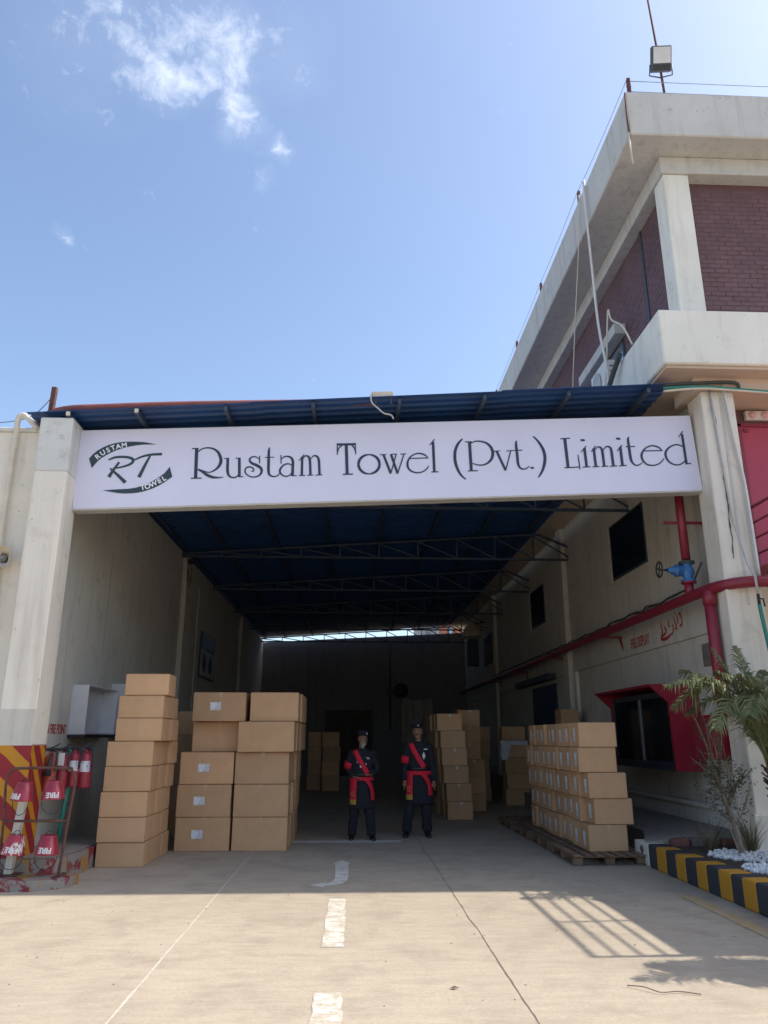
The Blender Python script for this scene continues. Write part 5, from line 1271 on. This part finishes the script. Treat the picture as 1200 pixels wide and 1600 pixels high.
    sh, el, wr, hd = [Vector(p) for p in arms[-1]]
    a0 = sh.lerp(el, .52); a1 = sh.lerp(el, .92)
    MB().tube([a0, a0.lerp(a1,.5), a1], [.084,.083,.079], 16).build('armband', M['sash'], g)
    # beret
    q = MB(); q.loft([(0,.0,1.700,.079,.104),(0,.0,1.722,.081,.105),(-.012,.0,1.745,.098,.112),(-.022,.004,1.772,.100,.108),(-.018,.004,1.795,.075,.085),(0,.0,1.806,.035,.04)], 24)
    q.loft([(-.085,0,1.722,.02,.05),(-.095,0,1.745,.028,.06),(-.07,0,1.775,.03,.05)], 12)
    bo = remesh(q, 'beret', .008, M['beret'], g, 4)
    MB().lathe([(0,.006),(.013,.005),(.016,0)], (.032, -.103, 1.748), (0,-1,.2), 12, True, None, 1, 1.5).build('cap_badge', M['steel'], bo)
    for e in (-1, 1):
        MB().lathe([(0,.004),(.010,.001),(.012,-.004)], (e*.030, -.088, 1.655), (0,-1,0), 10).build('eye', M['hair'], g)
        MB().tube([(e*.014,-.099,1.678), (e*.045,-.090,1.680)], .005, 6).build('eyebrow', M['hair'], g)
    if beard:
        q = MB(); q.loft([(0,-.070,1.490,.010,.010),(0,-.070,1.515,.026,.022),(0,-.060,1.545,.047,.042),(0,-.042,1.568,.060,.064),(0,-.034,1.582,.060,.066)], 18)
        remesh(q, 'beard', .007, M['beard'], g, 2)
        MB().tube([(-.035,-.098,1.592), (0,-.112,1.603), (.035,-.098,1.592)], .009, 6).build('moustache', M['beard'], g)
    else:
        MB().tube([(-.035,-.098,1.592), (0,-.111,1.603), (.035,-.098,1.592)], .007, 6).build('moustache', M['hair'], g)
    for e in (-1, 1): MB().bar((e*.015,-.075,1.445), (e*.06,-.055,1.502), .028, .012, (0,-1,0)).build('collar', M['cloth_dark'], g)
    if badge == 'diamond':
        MB().prism([(.085+x, surf(.085,1.26,.020), 1.26+z) for x, z in ((0,.065),(.028,0),(0,-.065),(-.028,0))], (0,.004,0)).build('badge', M['white_cloth'], g)
        MB().box(.085, .15, surf(.12,1.36,.02), surf(.12,1.36,.02)+.004, 1.355, 1.372).build('name_plate', M['white_cloth'], g)
    else:
        for xx, zz, w_, h_ in ((-.035,1.19,.022,.035),(-.095,1.265,.012,.02),(.06,1.235,.014,.03),(.085,1.34,.05,.008),(.10,1.32,.05,.010)):
            MB().box(xx-w_/2, xx+w_/2, surf(xx,zz,.026), surf(xx,zz,.026)+.004, zz-h_/2, zz+h_/2).build('medal', M['white_cloth'], g)
    # turn and tilt the head with everything on it
    for o in [c for c in bpy.data.objects if c.parent == g or (c.parent and c.parent.parent == g)]:
        for v in o.data.vertices:
            t_ = min(1, max(0, (v.co.z-1.49)/.08))
            if t_ > 0 and abs(v.co.x) < .16:
                q_ = Matrix.Rotation(R(turn[0])*t_, 3, 'Z') @ Matrix.Rotation(R(turn[1])*t_, 3, 'Y')
                v.co = Vector((0, 0, 1.5)) + q_ @ (v.co - Vector((0, 0, 1.5)))
    return g
feet_out = 1.0
guard('bearded guard in dark uniform with red sash, on the left of the two', (0.20, 13.84, 0), R(4), 1.74,
      {-1: ((-.178,0,1.405), (-.245,.07,1.14), (-.15,-.10,1.02), (-.08,-.15,1.01)), 1: ((.178,0,1.405), (.275,.06,1.15), (.16,-.08,1.05), (.09,-.14,1.06))},
      ((-.16, .03), (.17, -.06)), True, 'medals', (14, 5))
guard('taller clean shaven guard in dark uniform with red sash, on the right of the two', (1.22, 14.2, 0), R(-4), 1.88,
      {-1: ((-.178,0,1.405), (-.225,.02,1.12), (-.235,-.05,.87), (-.235,-.065,.80)), 1: ((.178,0,1.405), (.235,.02,1.12), (.245,-.04,.86), (.245,-.06,.79))},
      ((-.21, -.05), (.13, .0)), False, 'diamond', (-9, -4))

# ================================================================== PLANTS
def frond(mb, p0, p1, p2, L0, n, rnd, droop=.55, wd=.0105):
    P = catmull([p0, p1, p2], 10)
    mb.tube(P, [.016*(1-.85*i/(len(P)-1))+.002 for i in range(len(P))], 6)
    m = len(P)-1
    for i in range(n):
        t_ = .16+.84*i/n; f = t_*m; a = int(min(f, m-1)); c = P[a].lerp(P[a+1], f-a); tg = (P[a+1]-P[a]).normalized()
        sd = tg.cross(Vector((0,0,1)))
        if sd.length < .05: sd = Vector((1,0,0))
        sd.normalize(); up = sd.cross(tg)
        for e in (-1, 1):
            ln = L0*math.sin(math.pi*min(.97, .25+.72*t_))**.8*rnd.uniform(.75, 1.1)
            d = (sd*e*rnd.uniform(.55,.9) + tg*rnd.uniform(.5,.9) + up*rnd.uniform(-.1,.4)).normalized()
            q0 = c; q1 = c+d*ln*.45; q2 = c+d*ln*.95 + Vector((0,0,-droop*ln*rnd.uniform(.5,1.5)))
            w = tg.cross(d); w = (w if w.length > .05 else up).normalized(); sdv = d.cross(w).normalized()*wd
            mb.add([q0-sdv*.5, q0+sdv*.5, q1-sdv, q1+sdv, q2], [(0,1,3,2), (2,3,4)])
def palm(base, top, tips, label, seed, group):
    rnd = random.Random(seed); base = Vector(base); top = Vector(top)
    p = thing('palm', label, 'palm', base, 0, group)
    T = top-base; tk = MB(); pts = [T*(i/8) for i in range(9)]
    tk.tube(pts, [.115,.11,.105,.11,.10,.105,.098,.09,.075], 12)
    for i in range(90):
        f = i/90; a = i*2.4; c = T*f; d = Vector((math.cos(a), math.sin(a), .9)).normalized()
        tk.bar(c+Vector((math.cos(a), math.sin(a), 0))*.09, c+Vector((math.cos(a), math.sin(a), 0))*.09+d*rnd.uniform(.05,.09), .045, .016)
    tk.build('trunk', M['palm_bark'], p)
    for (x, y, z, lift, L0) in tips:
        tip = Vector((x, y, z))-base; mid = (T+tip)*.5+Vector((0,0,lift)); mid = T.lerp(mid, .98)
        m_ = MB(); frond(m_, T+Vector((rnd.uniform(-.04,.04), rnd.uniform(-.04,.04), -.05)), mid, tip, L0*1.25, 62, rnd)
        m_.build('frond', M['palm_leaf'], p, False)
    st_ = MB()
    for i in range(10):
        a = i*2.39; r_ = rnd.uniform(.05,.11); st_.tube([T+Vector((.03*math.cos(a), .03*math.sin(a), -.18)), T+Vector((r_*math.cos(a), r_*math.sin(a), .12)), T+Vector((r_*2.4*math.cos(a), r_*2.4*math.sin(a), .38))], [.022,.017,.010], 6)
    st_.build('leaf_stalks', M['stalk'], p)
    return p
tips = [(3.68,8.95,2.24,.45,.32),(3.85,9.20,2.00,.58,.32),(4.12,9.45,2.46,.28,.30),(4.42,9.15,2.42,.25,.28),(4.62,9.6,2.75,.12,.26),(4.10,8.7,1.75,.55,.28),(4.45,8.55,1.9,.50,.28),
        (5.35,8.6,2.3,.35,.28),(5.6,9.2,2.6,.25,.28),(5.85,9.3,2.1,.5,.28),(5.0,9.75,2.8,.1,.26),(5.4,9.9,2.5,.25,.26),(4.9,8.3,2.0,.5,.28),(4.3,9.85,1.95,.45,.26),(5.2,8.1,2.3,.4,.28),(4.55,8.85,2.35,.3,.28)]
palm((5.16, 9.3, 0.26), (5.03, 9.28, 1.36), tips, 'young palm with arching fronds behind the striped kerb at right', 5, 'palms in the planting bed')
t2 = [(5.25+(x-4.93)*.85, 6.35+(y-9.28)*.7, .55+(z-.0)*.92, l, q) for x, y, z, l, q in tips]
palm((5.30, 6.35, 0.26), (5.25, 6.35, 1.75), t2, 'second young palm nearer the camera, outside the right edge, casting a feathery shadow', 9, 'palms in the planting bed')

def shrub():
    rnd = random.Random(15); base = Vector((4.80, 9.86, 0.26))
    s = thing('thin_shrub', 'thin grey stemmed shrub with sparse olive leaves amid white pebbles', 'shrub', base)
    tr = MB(); T = catmull([(0,0,-.02), (-.03,.01,.28), (-.09,.02,.58), (-.17,.03,.86)], 5)
    tr.tube(T, [.040-.018*i/(len(T)-1) for i in range(len(T))], 9)
    tr.tube(catmull([(-.06,-.08,0), (-.11,-.05,.25), (-.15,-.02,.45)], 5), .009, 6)
    lv = MB(); ends = []
    for i in range(34):
        t_ = rnd.uniform(.45, 1.0); c = T[int(t_*(len(T)-1))]; a = rnd.uniform(0, 6.28); ln = rnd.uniform(.30, .62)
        d = Vector((math.cos(a)*.75-.12, math.sin(a)*.6, rnd.uniform(.25, 1.7))).normalized()
        if i < 9: d = Vector((rnd.uniform(-.45,.1), rnd.uniform(-.2,.2), 1)).normalized(); ln = rnd.uniform(.7, 1.15)
        e = c+d*ln; m = c.lerp(e, .5)+Vector((rnd.uniform(-.04,.04), rnd.uniform(-.04,.04), rnd.uniform(-.03,.05)))
        P = catmull([c, m, e], 5); tr.tube(P, [.009-.006*q/(len(P)-1) for q in range(len(P))], 5)
        for q in range(rnd.randint(26, 44)):
            f = rnd.uniform(.25, 1.0)*(len(P)-1); k_ = int(min(f, len(P)-2)); p = P[k_].lerp(P[k_+1], f-k_)
            p = p + Vector((rnd.gauss(0,.035), rnd.gauss(0,.035), rnd.gauss(0,.035)))
            dd = Vector((rnd.uniform(-1,1), rnd.uniform(-1,1), rnd.uniform(-.6,.9))).normalized(); L = rnd.uniform(.035,.062)
            sd = dd.cross(Vector((rnd.uniform(-1,1), rnd.uniform(-1,1), rnd.uniform(-1,1)))).normalized()*rnd.uniform(.006,.011)
            lv.add([p, p+dd*L*.45+sd, p+dd*L, p+dd*L*.45-sd], [(0,1,2,3)])
    tr.build('trunk', M['bark'], s); lv.build('crown', M['olive_leaf'], s, False)
shrub()
def grass_clump(x, y, n, h, label, seed):
    rnd = random.Random(seed); g = MB()
    for i in range(n):
        a = rnd.uniform(0, 6.28); r_ = rnd.uniform(0,.06); p = Vector((r_*math.cos(a), r_*math.sin(a), 0)); d = Vector((math.cos(a)*rnd.uniform(.2,.8), math.sin(a)*rnd.uniform(.2,.8), 1)).normalized(); L = h*rnd.uniform(.5,1.1)
        sd = Vector((-math.sin(a), math.cos(a), 0))*.004; q = p+d*L*.55; e = p+d*L+Vector((math.cos(a), math.sin(a), -.4))*L*.18
        g.add([p-sd, p+sd, q+sd, q-sd, e], [(0,1,2,3), (3,2,4)])
    o = g.build('dry_grass_clump', M['dry_grass'], None, False); o.location = (x, y, .262); tag(o, label, 'grass')
grass_clump(5.05, 10.1, 90, .62, 'dry grass clump between the shrub and the right column foot', 3)
grass_clump(4.62, 10.3, 60, .55, 'dry thin grass clump behind the shrub', 4)
# yard litter
tag(MB().tube(catmull([(1.93,5.86,.012), (2.02,5.79,.022), (2.10,5.70,.014), (2.23,5.72,.012), (2.36,5.66,.010)], 5), .0038, 6).build('dry_twig', M['bark']), 'thin dry twig lying on the sunlit concrete at lower right', 'twig')
tag(MB().add([(-.035,0,.003),(0,-.018,.010),(.038,.004,.004),(.004,.020,.012),(0,0,.004)], [(0,1,4),(1,2,4),(2,3,4),(3,0,4)]).build('dry_leaf', simple('dry_leaf', (0.13,0.07,0.055), .8, .3, 20, .1)), 'small brown dry leaf on the sunlit concrete near the bottom', 'leaf')
bpy.data.objects['dry_leaf'].location = (0.73, 5.87, .004)
rnd = random.Random(44); mb = MB()
for i in range(160):
    x = rnd.uniform(-3.6, 3.6); y = rnd.uniform(4.6, 13); s = rnd.uniform(.003, .007)
    mb.obox((x, y, s*.5), (s, s*rnd.uniform(.6,1), s*.5), Matrix.Rotation(rnd.uniform(0,3), 3, 'Z'), s*.2)
tag(mb.build('grit', simple('grit', (0.30,0.25,0.20), .9, .4, 20, .1, 0, False), None, False), 'scattered grit and crumbs on the yard concrete', 'grit', kind='stuff')
